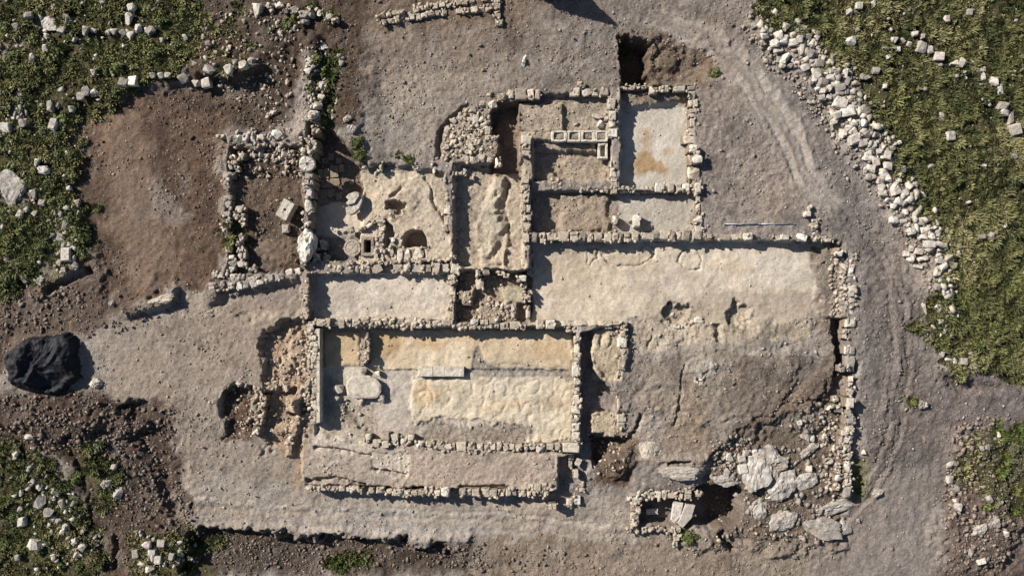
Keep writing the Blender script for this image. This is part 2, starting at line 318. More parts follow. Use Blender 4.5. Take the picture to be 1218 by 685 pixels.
hz([(262, 344), (330, 338), (360, 330), (360, 372), (300, 380), (258, 364)], -.45, 12, 5)
# pits west of the hall
hz([(322, 398), (335, 388), (362, 382), (370, 392), (370, 458), (318, 458), (312, 440)], -.7, 7, 8)
hd(ell(352, 415, 10, 20), .35, 8, 8); hd(ell(338, 435, 10, 12), .3, 6, 6); hd(ell(358, 445, 9, 10), .35, 8, 6)
hz([(276, 452), (302, 455), (305, 520), (272, 520), (270, 480)], -.95, 9, 8); hz([(312, 464), (356, 462), (354, 500), (345, 532), (312, 534)], -.98, 8, 8); hd(ell(288, 495, 8, 14), .3, 8, 6); hd(ell(330, 515, 12, 8), .25, 8, 6); hd(box(338, 475, 356, 494), .7, 5, 3)
hd(strip([(356, 462), (352, 500), (342, 545)], 8), .3, 4, 3)
# audience hall and terraces
hz(box(376, 388, 684, 530), FL_HALL, 2, .5); hz(box(440, 392, 682, 440), FL_HALL + .10, 1.5, 1.2); hz(box(386, 394, 428, 436), FL_HALL + .10, 3, 2)
hz([(487, 449), (500, 447), (555, 447), (590, 446), (600, 450), (668, 447), (684, 449), (684, 524), (633, 525), (628, 512), (600, 505), (550, 494), (520, 500), (490, 508)], FL_HALL + .09, 3, 7)
hz([(380, 480), (398, 470), (440, 520), (440, 530), (380, 520)], FL_HALL + .15, 5, 4)
hz([(358, 515), (440, 528), (690, 540), (662, 584), (360, 578)], -.42, 5, 2); hz([(440, 537), (486, 540), (484, 566), (442, 560)], -.5, 3, 3)
hd(strip([(371, 533), (405, 538), (440, 545)], 3.5), -.25, 2.5, 2); hd(strip([(443, 560), (482, 568)], 3), -.3, 2, 1); hd(strip([(363, 573), (400, 574), (430, 579)], 5), -.3, 3, 3); hd(strip([(546, 580), (607, 583)], 4), -.25, 3, 2)
hz([(360, 592), (662, 598), (662, 606), (360, 602)], -1.2, 10, 3)
hz([(691, 395), (707, 392), (705, 440), (735, 470), (735, 480), (702, 560), (664, 604), (664, 545), (691, 540)], -1.1, 3, 2)
hz([(706, 392), (738, 386), (738, 452), (722, 450), (706, 436)], -.45, 4, 3); hd(ell(711, 407, 4, 12), .12, 4, 3); hd(ell(724, 408, 5, 8), .12, 4, 3)
hz([(702, 492), (733, 490), (757, 490), (757, 516), (705, 516)], -.55, 3, 2); hz([(702, 520), (757, 518), (735, 545), (706, 560)], -1.8, 6, 4); hd(ell(735, 550, 16, 18), .55, 14, 8)
# south-east slope
hz(box(738, 378, 992, 412), -.6, 5, 4)
hz([(745, 386), (990, 386), (985, 440), (940, 480), (885, 515), (848, 545), (760, 550), (747, 520), (745, 460)], -.58, 26, 8)
hd(ell(860, 450, 100, 55), .25, 50, 15); hd(ell(806, 368, 12, 11), -.4, 5, 9); hd(ell(812, 383, 22, 6), -.12, 5, 3); hd(ell(885, 378, 16, 11), -.4, 8, 9); hd(strip([(857, 385), (858, 408)], 6), -.3, 4, 3)
hd(strip([(818, 434), (812, 460), (805, 510)], 2.5), -.16, 3, 3); hd(strip([(765, 495), (757, 515)], 4), -.3, 2, 2); hd(ell(838, 440, 16, 14), .12, 6, 8); hd(strip([(770, 412), (778, 398)], 3), -.15, 3, 3)
hz([(1000, 436), (975, 462), (940, 492), (890, 520), (862, 545), (846, 560), (846, 650), (1004, 650), (1004, 440)], -.95, 24, 16)
hd(strip([(958, 455), (920, 500), (900, 505)], 6), -.15, 8, 8); hd(ell(965, 500, 25, 20), .3, 20, 8)
hz([(992, 380), (1005, 378), (1005, 440), (994, 444)], -1.5, 3, 2)
hd([(752, 545), (845, 545), (840, 592), (752, 592)], .3, 10, 5); hd(ell(810, 562, 26, 7), .25, 6, 4); hd(strip([(795, 553), (826, 552)], 4), -.4, 3, 2)
hz(box(760, 593, 828, 629), -2.2, 2, 1); hz([(820, 584), (846, 578), (878, 580), (890, 600), (884, 628), (850, 630), (820, 628)], -3.0, 5, 5)
hd([(872, 590), (1015, 595), (1020, 655), (850, 655), (850, 632), (885, 628)], -.15, 10, 6); hd(ell(835, 650, 20, 14), .3, 10, 6); hd(strip([(865, 640), (880, 665)], 6), -.5, 5, 3)
# patchy plaster in the large room
for P_ in ([(700, 296), (712, 296), (712, 308), (702, 318), (699, 314)], [(715, 302), (735, 298), (760, 300), (775, 292), (783, 296), (782, 305), (760, 315), (735, 318), (722, 312)], [(806, 312), (815, 298), (830, 296), (838, 303), (835, 318), (822, 322), (812, 316)]):
    hd(strip(P_ + P_[:1], 2.0), -.09, 1.6, 3); cc(strip(P_ + P_[:1], 2.4), C(150, 138, 126), 2, 3, .6, FL_BIG)
# --- floor colours
def fl(poly, c, z, rgh=.3, wob=2, soft=3): cc(poly, c, soft, wob, 1, z, rgh, .04)
CP = C(198, 182, 161)
fl(box(631, 287, 985, 386), CP, FL_BIG, .35, 3)
cc([(960, 290), (1005, 290), (1005, 390), (930, 392), (962, 372), (972, 340)], C(142, 127, 112), 6, 8, 1, -.5, .9, .4)
cc([(650, 290), (720, 290), (715, 305), (650, 312)], C(180, 166, 150), 10, 6, .7, FL_BIG); cc(ell(804, 370, 16, 14), C(112, 98, 85), 6, 8, .9, FL_BIG, .9, .4); cc(ell(885, 380, 20, 12), C(122, 107, 92), 6, 8, .9, FL_BIG, .9, .4)
cc([(745, 388), (770, 380), (800, 386), (840, 380), (880, 388), (930, 392), (970, 380), (985, 400), (985, 420), (745, 420)], C(152, 140, 128), 8, 12, 1, FL_BIG, .9, .35); cc(ell(900, 320, 60, 22), C(206, 192, 172), 30, 12, .8, FL_BIG); cc(ell(925, 385, 40, 10), C(200, 190, 177), 12, 8, .8, FL_BIG)
for k_ in range(14): cc(ell(random.uniform(645, 950), random.uniform(300, 375), random.uniform(8, 26), random.uniform(5, 14)), random.choice([C(184, 166, 142), C(176, 162, 146), C(206, 190, 168), C(190, 168, 140)]), 14, 10, .55, FL_BIG); cc([(780, 355), (960, 350), (960, 400), (760, 400)], C(176, 160, 140), 16, 12, .6, FL_BIG)
fl(box(370, 326, 539, 381), C(198, 184, 166), FL_LOW, .4); cc(box(380, 335, 420, 360), C(172, 158, 140), 12, 8, .6, FL_LOW)
fl(box(736, 118, 822, 226), C(188, 178, 164), -.72, .3, 4, 5); cc([(736, 100), (822, 100), (824, 128), (810, 126), (790, 122), (736, 122)], C(140, 125, 110), 4, 4, 1, -.5, .8, .4)
for e_, a_ in ((ell(765, 195, 14, 16), .85), (ell(785, 200, 14, 10), .8), (ell(793, 176, 8, 6), .6), (ell(765, 165, 6, 14), .6), (ell(757, 208, 10, 6), .5)):
    cc(e_, C(160, 128, 88), 6, 8, a_, -.72)
fl(box(735, 232, 828, 278), C(182, 170, 154), -.6, .4)
cc(box(634, 232, 730, 278), C(166, 148, 128), 6, 4, 1, -.6, .9, .4); cc(box(616, 118, 724, 216), C(168, 151, 132), 6, 4, 1, -.4, .8, .4); cc(box(680, 118, 722, 155), C(182, 168, 150), 8, 5, .7, -.4)
cc([(426, 204), (530, 205), (538, 330), (428, 320)], C(196, 178, 154), 6, 5, 1, FL_C, .7, .1); cc(ell(478, 235, 26, 20), C(176, 158, 138), 14, 8, .6, FL_C)
cc([(372, 240), (430, 240), (450, 280), (372, 280)], C(200, 184, 164), 6, 4, 1, FL_PAV, .3, .05); cc([(372, 150), (430, 180), (428, 238), (372, 238)], C(120, 104, 90), 6, 4, 1, FL_PAV)
cc(box(541, 196, 621, 330), C(184, 166, 144), 6, 5, 1, FL_MID, .8, .2); cc(strip([(594, 215), (584, 270), (575, 305)], 14), C(204, 188, 162), 6, 5, .8, FL_MID)
cc(box(583, 120, 617, 210), C(130, 112, 95), 6, 4, 1, -1); cc([(526, 193), (527, 163), (577, 126), (593, 184)], C(160, 142, 122), 4, 3, 1, -.05, 1, 1)
cc(box(277, 178, 363, 325), C(100, 84, 70), 6, 4, 1, FL_W, 1, .9); cc(ell(335, 300, 26, 18), C(126, 106, 88), 14, 8, .8, FL_W)
cc(box(542, 325, 631, 383), C(160, 142, 122), 6, 4, 1, -.7, .8, .5); cc(box(598, 340, 620, 362), C(176, 164, 136), 4, 3, 1, -.25, .5, .1)
cc([(320, 390), (370, 385), (372, 520), (345, 545), (312, 530)], C(176, 150, 124), 6, 6, .9, -.7, .9, .5); cc(box(272, 455, 305, 522), C(96, 76, 62), 6, 4, 1, -1.3, 1, .8)
cc(box(374, 386, 690, 532), C(184, 170, 154), 3, 1, 1, FL_HALL, .45, .08)
fl([(440, 390), (684, 390), (684, 440), (640, 440), (572, 441), (566, 425), (560, 441), (440, 441)], C(196, 175, 146), FL_HALL, .35, 1.5, 1.5); fl(box(384, 392, 428, 436), C(196, 170, 136), FL_HALL, .35, 3, 3)
cc(box(384, 436, 428, 450), C(196, 184, 164), 4, 3, .9, FL_HALL); cc(ell(462, 410, 16, 14), C(172, 138, 92), 10, 6, .6, FL_HALL); cc(ell(510, 410, 18, 8), C(180, 146, 100), 12, 6, .5, FL_HALL); cc(ell(655, 418, 22, 12), C(184, 152, 112), 14, 6, .5, FL_HALL)
cc(box(497, 412, 552, 440), C(206, 190, 166), 8, 5, .7, FL_HALL)
fl([(487, 449), (555, 447), (600, 450), (684, 449), (684, 524), (633, 525), (628, 512), (600, 505), (550, 494), (520, 500), (490, 508)], C(205, 189, 164), FL_HALL, .45, 7, 3)
cc(ell(505, 470, 16, 16), C(186, 156, 118), 14, 8, .6, FL_HALL); cc(ell(650, 478, 16, 10), C(176, 156, 126), 12, 8, .6, FL_HALL); cc(ell(598, 482, 30, 8), C(206, 176, 136), 12, 6, .5, FL_HALL)
cc([(562, 418), (570, 412), (578, 430), (600, 437), (640, 438), (684, 440), (684, 447), (640, 448), (600, 450), (575, 449), (560, 446)], C(152, 140, 128), 2, 3, .95, FL_HALL, .8); cc(box(500, 505, 632, 530), C(152, 139, 124), 6, 8, .95, FL_HALL, .9, .3); cc(box(384, 480, 445, 530), C(172, 156, 136), 8, 6, .9, FL_HALL, .8, .3)
cc([(358, 515), (440, 528), (690, 540), (662, 584), (360, 578)], C(170, 154, 138), 5, 3, 1, -.4, .7, .25); cc(box(440, 536, 486, 566), C(196, 182, 164), 5, 4, .8, -.4)
cc([(372, 505), (440, 522), (440, 545), (372, 536)], C(196, 182, 164), 6, 5, .8, -.4); cc(strip([(364, 500), (360, 545), (352, 580)], 12), C(172, 144, 116), 8, 5, .7, -.5)
cc(box(704, 388, 740, 452), C(194, 176, 148), 4, 4, 1, -.45, .8, .1); cc(box(702, 490, 735, 516), C(188, 168, 142), 4, 3, 1, -.55); cc([(700, 518), (758, 518), (745, 575), (705, 575)], C(104, 86, 70), 10, 6, 1, -1.5, 1, .7)
cc(ell(838, 442, 16, 14), C(176, 164, 150), 6, 8, .8, -.4); cc(ell(765, 405, 18, 14), C(176, 160, 138), 10, 8, .7, -.4); cc([(752, 500), (790, 490), (786, 512), (760, 525)], C(170, 158, 146), 5, 4, .7, -.4); cc(ell(812, 564, 28, 7), C(176, 166, 152), 5, 4, .8)
cc([(820, 460), (850, 480), (840, 540), (790, 540)], C(150, 130, 108), 20, 10, .6)
# --- fine relief
gm = GRASS
gyr, gxr = np.gradient(H); step_x = np.gradient(ax)[None, :]; step_y = np.gradient(ay)[:, None]
slope = np.clip(np.hypot(gxr / step_x, gyr / step_y), 0, 4); slope[:, (np.abs(ax) > 32)] = 0; slope[np.abs(ay) > 18.5, :] = 0
H += np.clip(slope, 0, 2.5) * (.10 * fbm(WX, WY, .45, 3, 7.9) + .05 * fbm(WX, WY, .16, 2, 3.9))
s_, m = pmask([(487, 449), (684, 449), (684, 527), (487, 527)], 4, 2, FL_HALL); H[s_] += m * (.07 * fbm(WX[s_], WY[s_], 1.0, 4, 71.0) - .05 * np.clip(np.abs(fbm(WX[s_], WY[s_], .7, 2, 75.0)) * -4 + 1, 0, 1))
s_, m = pmask(box(440, 392, 684, 440), 4, 2, FL_HALL); H[s_] += m * .05 * fbm(WX[s_], WY[s_], .9, 4, 79.0)
hd([(564, 420), (572, 414), (580, 432), (684, 440), (684, 447), (560, 447)], -.05, 2, 3)
s_, m = pmask(box(631, 287, 985, 384), 4, 2, FL_BIG); H[s_] += m * .035 * fbm(WX[s_], WY[s_], 1.0, 3, 73.0)
s_, m = pmask([(620, 30), (735, 30), (735, 95), (640, 100)], 20, 8); u_ = (WX[s_] + WY[s_] * .9); H[s_] += m * .05 * fbm(u_, (WX[s_] - WY[s_]) * .2, .45, 2, 44.0)
s_, m = pmask([(1020, 290), (1110, 300), (1120, 640), (1030, 640)], 20, 8); H[s_] += m * .04 * fbm(WX[s_], WY[s_] * .25, .4, 2, 47.0)
H += RGH * (0.045 * fbm(WX, WY, .55, 3, 11.2) + 0.07 * np.clip(fbm(WX, WY, .26, 2, 23.9), -.25, 1) + .035 * fbm(WX, WY, .15, 2, 29.0)) + .015 * fbm(WX, WY, .5, 2, 2.2)
H += GRAV * 0.05 * fbm(WX, WY, .35, 2, 77.7)
hum = fbm(WX + .35 * WY, WY, .8, 3, 61.3); H += gm * 0.2 * hum
COL *= (1 + .16 * fbm(WX, WY, 3.0, 4, 31.0) + (.08 + .10 * RGH) * fbm(WX, WY, .5, 3, 51.0))[..., None]
warm = fbm(WX, WY, 4.0, 3, 97.0)[..., None]; COL *= 1 + warm * np.array([.05, 0, -.06])
dust = np.clip(fbm(WX, WY, 1.5, 4, 131.0) - .18, 0, 1)[..., None] * RGH[..., None] * (1 - GRASS[..., None]); COL = COL * (1 - .5 * dust) + C(172, 160, 147) * .5 * dust
damp = np.clip(1.3 * fbm(WX, WY, 1.1, 4, 151.0) - .2, 0, 1)[..., None] * RGH[..., None]; COL *= 1 - .7 * damp
COL = np.clip(COL, .006, .8)
# track ruts in the loose soil
def hgt(x, y):
    i = np.clip(np.searchsorted(ax, x) - 1, 0, NXG - 2); j = np.clip(np.searchsorted(ay, y) - 1, 0, NYG - 2)
    fx = (x - ax[i]) / (ax[i + 1] - ax[i]); fy = (y - ay[j]) / (ay[j + 1] - ay[j])
    return (H[j, i] * (1 - fx) + H[j, i + 1] * fx) * (1 - fy) + (H[j + 1, i] * (1 - fx) + H[j + 1, i + 1] * fx) * fy
def ground_at(px, py):
    z = 0.0
    for _ in range(3):
        x, y = PZ(px, py, z); z = float(hgt(np.float64(x), np.float64(y)))
    x, y = PZ(px, py, z); return x, y, z
def grid_lookup(A, x, y):
    i = np.clip(np.searchsorted(ax, x) - 1, 0, NXG - 1); j = np.clip(np.searchsorted(ay, y) - 1, 0, NYG - 1); return A[j, i]
reg('dirt_track', [(205, 560), (300, 585), (520, 600), (740, 606), (750, 640), (760, 700), (560, 655), (330, 637), (215, 628)], -1.1, 6)
reg('dirt_track', [(790, -80), (860, 15), (905, 45), (960, 110), (1005, 195), (1045, 285), (1095, 350), (1105, 430), (1130, 520), (1125, 600), (1140, 760), (1010, 760), (1035, 640), (1030, 560), (1022, 300), (985, 262), (935, 180), (880, 100), (800, 40), (700, -80)], 0, 6)
reg('plaster_floor', box(631, 287, 975, 384), FL_BIG, 2); reg('plaster_floor', box(370, 326, 539, 381), FL_LOW, .5)
reg('plaster_floor', box(736, 120, 822, 226), -.72, 3); reg('plaster_floor', box(735, 232, 828, 278), -.6, 1)
reg('plaster_floor', box(440, 390, 684, 440.5), FL_HALL, .5); reg('plaster_floor', box(380, 390, 430, 440), FL_HALL, 1)
reg('plaster_floor', [(487, 449), (684, 449), (684, 527), (487, 527)], FL_HALL, 1); reg('courtyard_floor', [(372, 152), (396, 158), (424, 186), (432, 225), (428, 262), (440, 313), (372, 313)], FL_PAV, 1)
reg('grassy_ground', GRASS_NE, 0, 6); reg('grassy_ground', GRASS_NW, 0, 6); reg('grassy_ground', GRASS_SE, 0, 5); reg('grassy_ground', GRASS_SW, 0, 5)
idx = np.arange(NXG * NYG).reshape(NYG, NXG)
Q = np.stack([idx[:-1, :-1], idx[:-1, 1:], idx[1:, 1:], idx[1:, :-1]], -1).reshape(-1, 4); rq = REG[:-1, :-1].ravel()
VV = np.stack([WX, WY, H], -1).reshape(-1, 3); CV = COL.reshape(-1, 3); RV = RGH.ravel().astype(np.float32)
region_objs = []
for k, nm in enumerate(REGNAMES):
    q = Q[rq == k]
    if len(q) == 0: continue
    u, inv = np.unique(q, return_inverse=True)
    me = fast_mesh(nm, VV[u], inv.reshape(-1, 4), M_EARTH, True); set_col(me, CV[u])
    a = me.attributes.new('Rough', 'FLOAT', 'POINT'); a.data.foreach_set('value', RV[u])
    o = link(nm, me); tag(o, kind='structure'); region_objs.append((nm, o))

# ------------------------------------------------------------------ stone pieces (shared meshes)
def hull(pts):
    bm = bmesh.new()
    for p in pts: bm.verts.new(p)
    r = bmesh.ops.convex_hull(bm, input=bm.verts)
    bmesh.ops.delete(bm, geom=list({g for g in r['geom_interior'] + r['geom_unused'] if isinstance(g, bmesh.types.BMVert)}), context='VERTS')
    V = np.array([v.co[:] for v in bm.verts]); bm.verts.index_update(); bm.verts.ensure_lookup_table()
    F = [tuple(v.index for v in f.verts) for f in bm.faces]; bm.free()
    return V, F
def norm_unit(V):
    lo, hi = V.min(0), V.max(0); return (V - (lo + hi) / 2) / (hi - lo)
def block_geo(j=.2, ch=.085):
    """squared stone with skewed corners, chipped arrises and a flat, slightly tilted top"""
    pts = []; tx, ty = rng.normal(0, .05, 2)
    for sx in (-1, 1):
        for sy in (-1, 1):
            qx, qy = .5 * sx * (1 - rng.random() * j), .5 * sy * (1 - rng.random() * j); chip = 1 + 2.2 * (rng.random() < .22)
            for sz in (-1, 1):
                z = .5 * sz * (1 - rng.random() * .08) + (tx * sx + ty * sy if sz > 0 else 0); c1, c2, c3 = ch * chip * (.4 + rng.random(3))
                pts += [(qx - sx * c1 * .6, qy, z - sz * c3), (qx, qy - sy * c2 * .6, z - sz * c3), (qx - sx * c1, qy - sy * c2, z)]
    for k in range(3):
        a = rng.uniform(0, 2 * np.pi); q = 1 / max(abs(math.cos(a)), abs(math.sin(a))); pts.append((.5 * q * math.cos(a) * .97, .5 * q * math.sin(a) * .97, rng.uniform(-.3, .3)))
    return hull(pts)
def rock_geo(n=22, pw=.75):
    d = rng.normal(size=(n, 3)); d /= np.linalg.norm(d, axis=1)[:, None]
    d = np.sign(d) * np.abs(d) ** pw; d *= (.82 + .25 * rng.random((n, 1)))
    return hull(d)
def mk(geo, name, mat):
    V, F = geo; return new_mesh(name, norm_unit(V), F, mat)
BLK = {m.name: [mk(block_geo(), 'dressed_block', m) for _ in range(14)] for m in (M_WALL, M_PALE, M_GREY, M_PLAST)}
RUB = {m.name: [mk(rock_geo(18, .7), 'rubble_stone', m) for _ in range(14)] for m in (M_WALL, M_PALE, M_GREY, M_PLAST)}
BGEO = [norm_unit(block_geo(.1, .12)[0]) for _ in range(1)]
def zoomc(Z, x, y): return Z[0] + x / Z[2], Z[1] + y / Z[2]
def to_px(Z, b):
    x0, y0 = zoomc(Z, b[0], b[1]); x1, y1 = zoomc(Z, b[2], b[3]); return x0, y0, x1, y1
def scatter_mesh(name, P, SZ, COLR, label, cat, npt=9, flat=.7, nvar=6):
    """P: Nx3 centres, SZ: N sizes; one joined object of small angular stones"""
    Vs, Fs, Cs = [], [], []; base = 0
    for k in range(nvar):
        V, F = rock_geo(npt, .8); F = np.array([f for f in F if len(f) == 3], np.int32); V = norm_unit(V); ii = np.arange(k, len(P), nvar); n = len(ii)
        if n == 0: continue
        a = rng.uniform(0, 2 * np.pi, n); ca, sa = np.cos(a), np.sin(a); sx = SZ[ii] * rng.uniform(.8, 1.35, n); sy = SZ[ii] * rng.uniform(.7, 1.1, n); sz = SZ[ii] * flat * rng.uniform(.7, 1.1, n)
        X = V[None, :, 0] * sx[:, None]; Y = V[None, :, 1] * sy[:, None]; Z = V[None, :, 2] * sz[:, None]
        W = np.stack([X * ca[:, None] - Y * sa[:, None], X * sa[:, None] + Y * ca[:, None], Z], -1) + P[ii][:, None, :]; W[..., 2] += sz[:, None] * .22
        Vs.append(W.reshape(-1, 3)); Fs.append((F[None] + (np.arange(n) * len(V))[:, None, None]).reshape(-1, 3) + base); Cs.append(np.repeat(COLR[ii], len(V), 0)); base += n * len(V)
    me = fast_mesh(name, np.concatenate(Vs), np.concatenate(Fs), M_GRAVEL); set_col(me, np.concatenate(Cs)); o = link(name, me); return tag(o, label, cat, kind='stuff')
stone_count = 0
def put_stone(parent, px, py, wpx, hpx, ang, ztop, thick, mat=None, rub=False, name='stone', tilt=3.0, tight=.97):
    """one stone whose top shows at the pixel; ang in degrees, clockwise in the picture"""
    global stone_count; stone_count += 1
    mat = mat or M_WALL; me = random.choice((RUB if rub else BLK)[mat.name])
    x, y = PZ(px, py, ztop); f = S * (HC - ztop) / HC
    o = bpy.data.objects.new(name, me); col.objects.link(o); o.parent = parent
    pl = parent.location if parent else Vector((0, 0, 0))
    o.location = Vector((x, y, ztop - thick / 2)) - pl
    o.rotation_euler = (R(random.gauss(0, tilt)), R(random.gauss(0, tilt)), R(-ang + random.gauss(0, 3.2)))
    k_ = random.uniform(.95, 1.06); o.scale = (wpx * f * tight * random.uniform(.93, 1.02), hpx * f * tight * k_, thick)
    return o
CUBE_F = [(0, 1, 3, 2), (4, 6, 7, 5), (0, 4, 5, 1), (2, 3, 7, 6), (0, 2, 6, 4), (1, 5, 7, 3)]
class Wall:
    def __init__(s, name, label, cat='wall', ztop=0.05, zbase=-.8, mat=None, thick=.36, rub=False, dz=.065, group=None, lower=True):
        s.name, s.label, s.cat, s.zt, s.zb, s.mat, s.th, s.rub, s.dz, s.lower = name, label, cat, ztop, zbase, mat or M_WALL, thick, rub, dz, lower
        s.L = []; s.group = group
    def b(s, Z, *bs):           # explicit boxes (x0, y0, x1, y1[, dz[, ang[, 'pale'/'rub']]])
        for q in bs:
            x0, y0, x1, y1 = to_px(Z, q); dz = q[4] if len(q) > 4 else 0; an = q[5] if len(q) > 5 else 0; fl_ = q[6] if len(q) > 6 else ''
            s.L.append(((x0 + x1) / 2, (y0 + y1) / 2, x1 - x0, y1 - y0, an, s.zt + dz, fl_))
        return s
    def h(s, Z, y0, y1, xs, dz=0, jit=1.0):
        for a, b_ in zip(xs[:-1], xs[1:]):
            if a is None or b_ is None: continue
            q = to_px(Z, (a, y0, b_, y1)); j = random.uniform(-jit, jit); k = random.uniform(-jit, jit)
            s.L.append(((q[0] + q[2]) / 2, (q[1] + q[3]) / 2 + (j + k) / 2, q[2] - q[0], q[3] - q[1] + (k - j), 0, s.zt + dz + random.gauss(0, s.dz), ''))
        return s
    def v(s, Z, x0, x1, ys, dz=0, jit=1.0):
        for a, b_ in zip(ys[:-1], ys[1:]):
            if a is None or b_ is None: continue
            q = to_px(Z, (x0, a, x1, b_)); j = random.uniform(-jit, jit); k = random.uniform(-jit, jit)
            s.L.append(((q[0] + q[2]) / 2 + (j + k) / 2, (q[1] + q[3]) / 2, q[2] - q[0] + (k - j), q[3] - q[1], 0, s.zt + dz + random.gauss(0, s.dz), ''))
        return s
    def p(s, pts, wd, ln, dz=0, skip=0.0, zend=None, rows=1, jit=.8, fl_=''):     # random stones along a path, px
        D = [0]
        for a, b_ in zip(pts[:-1], pts[1:]): D.append(D[-1] + math.dist(a, b_))
        for r_ in range(rows):
            t = 0.0
            while t < D[-1] - ln * .4:
                l = ln * random.uniform(.7, 1.35); tm = min(t + l / 2, D[-1])
                i = max(k for k in range(len(D) - 1) if D[k] <= tm); u = (tm - D[i]) / (D[i + 1] - D[i]); a, b_ = pts[i], pts[i + 1]
                x = a[0] + (b_[0] - a[0]) * u; y = a[1] + (b_[1] - a[1]) * u; an = math.degrees(math.atan2(b_[1] - a[1], b_[0] - a[0]))
                off = (r_ - (rows - 1) / 2) * wd / rows; nx, ny = -math.sin(R(an)), math.cos(R(an)); off += random.uniform(-jit, jit)
                zt = s.zt + dz + (0 if zend is None else (zend - s.zt) * tm / D[-1]) + random.gauss(0, s.dz)
                if random.random() >= skip: s.L.append((x + nx * off, y + ny * off, l, wd / rows * random.uniform(.85, 1.12), an, zt, fl_))
                t += l
        return s
    def build(s):
        if not s.L: return
        mx = sum(q[0] for q in s.L) / len(s.L); my = sum(q[1] for q in s.L) / len(s.L)
        x, y = PZ(mx, my, s.zt); e = bpy.data.objects.new(s.name, None); col.objects.link(e); e.location = (x, y, s.zb)
        e.empty_display_size = .3; tag(e, s.label, s.cat, s.group, 'thing')
        LV, LF = [], []; FP, FS = [], []
        L2 = []
        for q in s.L:
            px, py, wp, hp, an, zt, f_ = q; u = random.random()
            if 'pale' not in f_ and u < .03 and len(s.L) > 8: continue                       # robbed-out stone
            if 'pale' not in f_ and max(wp, hp) > 8.5 and u < .2:                              # split into two
                k = random.uniform(.38, .62); ca, sa = math.cos(R(an)), math.sin(R(an))
                for (a0, a1) in ((-.5, k - .5), (k - .5, .5)):
                    m_ = (a0 + a1) / 2
                    if wp >= hp: L2.append((px + m_ * wp * ca, py + m_ * wp * sa, wp * (a1 - a0), hp * random.uniform(.8, 1), an, zt + random.gauss(0, .04), f_))
                    else: L2.append((px - m_ * hp * sa, py + m_ * hp * ca, wp * random.uniform(.8, 1), hp * (a1 - a0), an, zt + random.gauss(0, .04), f_))
            else: L2.append((px, py, wp * random.uniform(.9, 1.04), hp * random.uniform(.88, 1.06), an, zt, f_ + (' rub' if u > .78 and 'blk' not in f_ else '')))
            for _ in range(4):
                FP.append((px + random.uniform(-.62, .62) * wp, py + random.uniform(-.62, .62) * hp, zt - random.uniform(.03, .16))); FS.append(random.uniform(.08, .27))
        for (px, py, wp, hp, an, zt, f_) in L2:
            m = M_PALE if 'pale' in f_ else M_GREY if 'grey' in f_ else s.mat
            th = s.th * random.uniform(.9, 1.15); rub = (s.rub or 'rub' in f_) and 'blk' not in f_
            put_stone(e, px, py, wp * (1.08 if rub else 1), hp * (1.08 if rub else 1), an, zt, th, m, rub)
            if s.lower and zt - th > s.zb + .05:
                cx_, cy_ = PZ(px, py, zt); f = S * (HC - zt) / HC; z1 = zt - th * .55
                n = max(1, round((z1 - s.zb) / .34)); ca, sa = math.cos(R(-an)), math.sin(R(-an))
                for k in range(n):
                    za, zb_ = s.zb + (z1 - s.zb) * k / n, s.zb + (z1 - s.zb) * (k + 1) / n - .015
                    ox = random.uniform(-.25, .25) * wp * f; b0 = len(LV)
                    for sx in (-1, 1):
                        for sy in (-1, 1):
                            for zz in (za, zb_):
                                ux = (sx * .52 * wp * f + ox * .3) * random.uniform(.93, 1.03); uy = sy * .47 * hp * f * random.uniform(.88, 1.04)
                                LV.append((cx_ + ux * ca - uy * sa - x, cy_ + ux * sa + uy * ca - y, zz + random.uniform(-.02, .02) - s.zb))
                    LF += [tuple(b0 + i for i in fc) for fc in CUBE_F]
        if LV:
            o = link('lower_courses', new_mesh('lower_courses', LV, LF, M_CORE), e); tag(o, kind='stuff')
        P_ = np.array([(*PZ(a, b_, c_), c_) for a, b_, c_ in FP]) - np.array([x, y, s.zb]); cl = np.clip(C(176, 160, 140)[None] * rng.uniform(.7, 1.2, (len(P_), 1)), .02, .7)
        o = scatter_mesh('rubble_fill', P_, np.array(FS), cl, None, None, 12); o.parent = e
        return e
zA = (610, 90, 4.86); zB = (610, 200, 4.86); zC = (800, 220, 4.86); zD = (240, 170, 3.913); zE = (520, 90, 4.89); zF = (520, 200, 4.89)
zG = (250, 340, 4.86); zH = (480, 340, 4.86); zI = (340, 470, 4.86); zJ = (520, 470, 4.86); zK = (720, 500, 4.567); zL = (840, 470, 3.605)
zM = (908, 340, 3.913); zN = (300, 0, 3.913); zO = (245, 130, 7.61); zP = (245, 210, 7.61); zQ = (375, 180, 7.61); zR = (395, 245, 7.61)
zS = (255, 440, 7.61); zT = (370, 380, 7.61); zU = (530, 300, 7.61); zV = (680, 370, 7.61); zW = (680, 440, 7.61); zX = (480, 400, 4.89)
# 1 north wall of the large plaster room
w1 = Wall('ruined_wall', 'long wall of squared blocks between the large plaster room and the corridor behind the troughs', 'ruin', ztop=.16, zbase=-.68)
w1.h(zB, 370, 425, [100, 150, 192, 262, 328, 380, 425, 470, 525, 575, 615, 640, 685, 735]).h(zB, 372, 418, [735, 790, 850], -.12).h(zB, 360, 418, [850, 905, 945, 975, 1035, 1100])
w1.h(zC, 286, 318, [185, 230, 270, 335, 410], -.03).b(zC, (412, 275, 470, 320, .22, 0, 'pale'), (580, 295, 622, 322), (625, 282, 680, 322, .18, 0, 'pale'), (682, 295, 720, 322), (724, 282, 782, 326, .25, 0, 'pale'), (812, 300, 850, 328, 0), (852, 300, 884, 330, -.05), (886, 303, 926, 332, .1))
w1.b(zC, (470, 300, 520, 322, -.3), (520, 300, 580, 322, -.32)); w1.build()
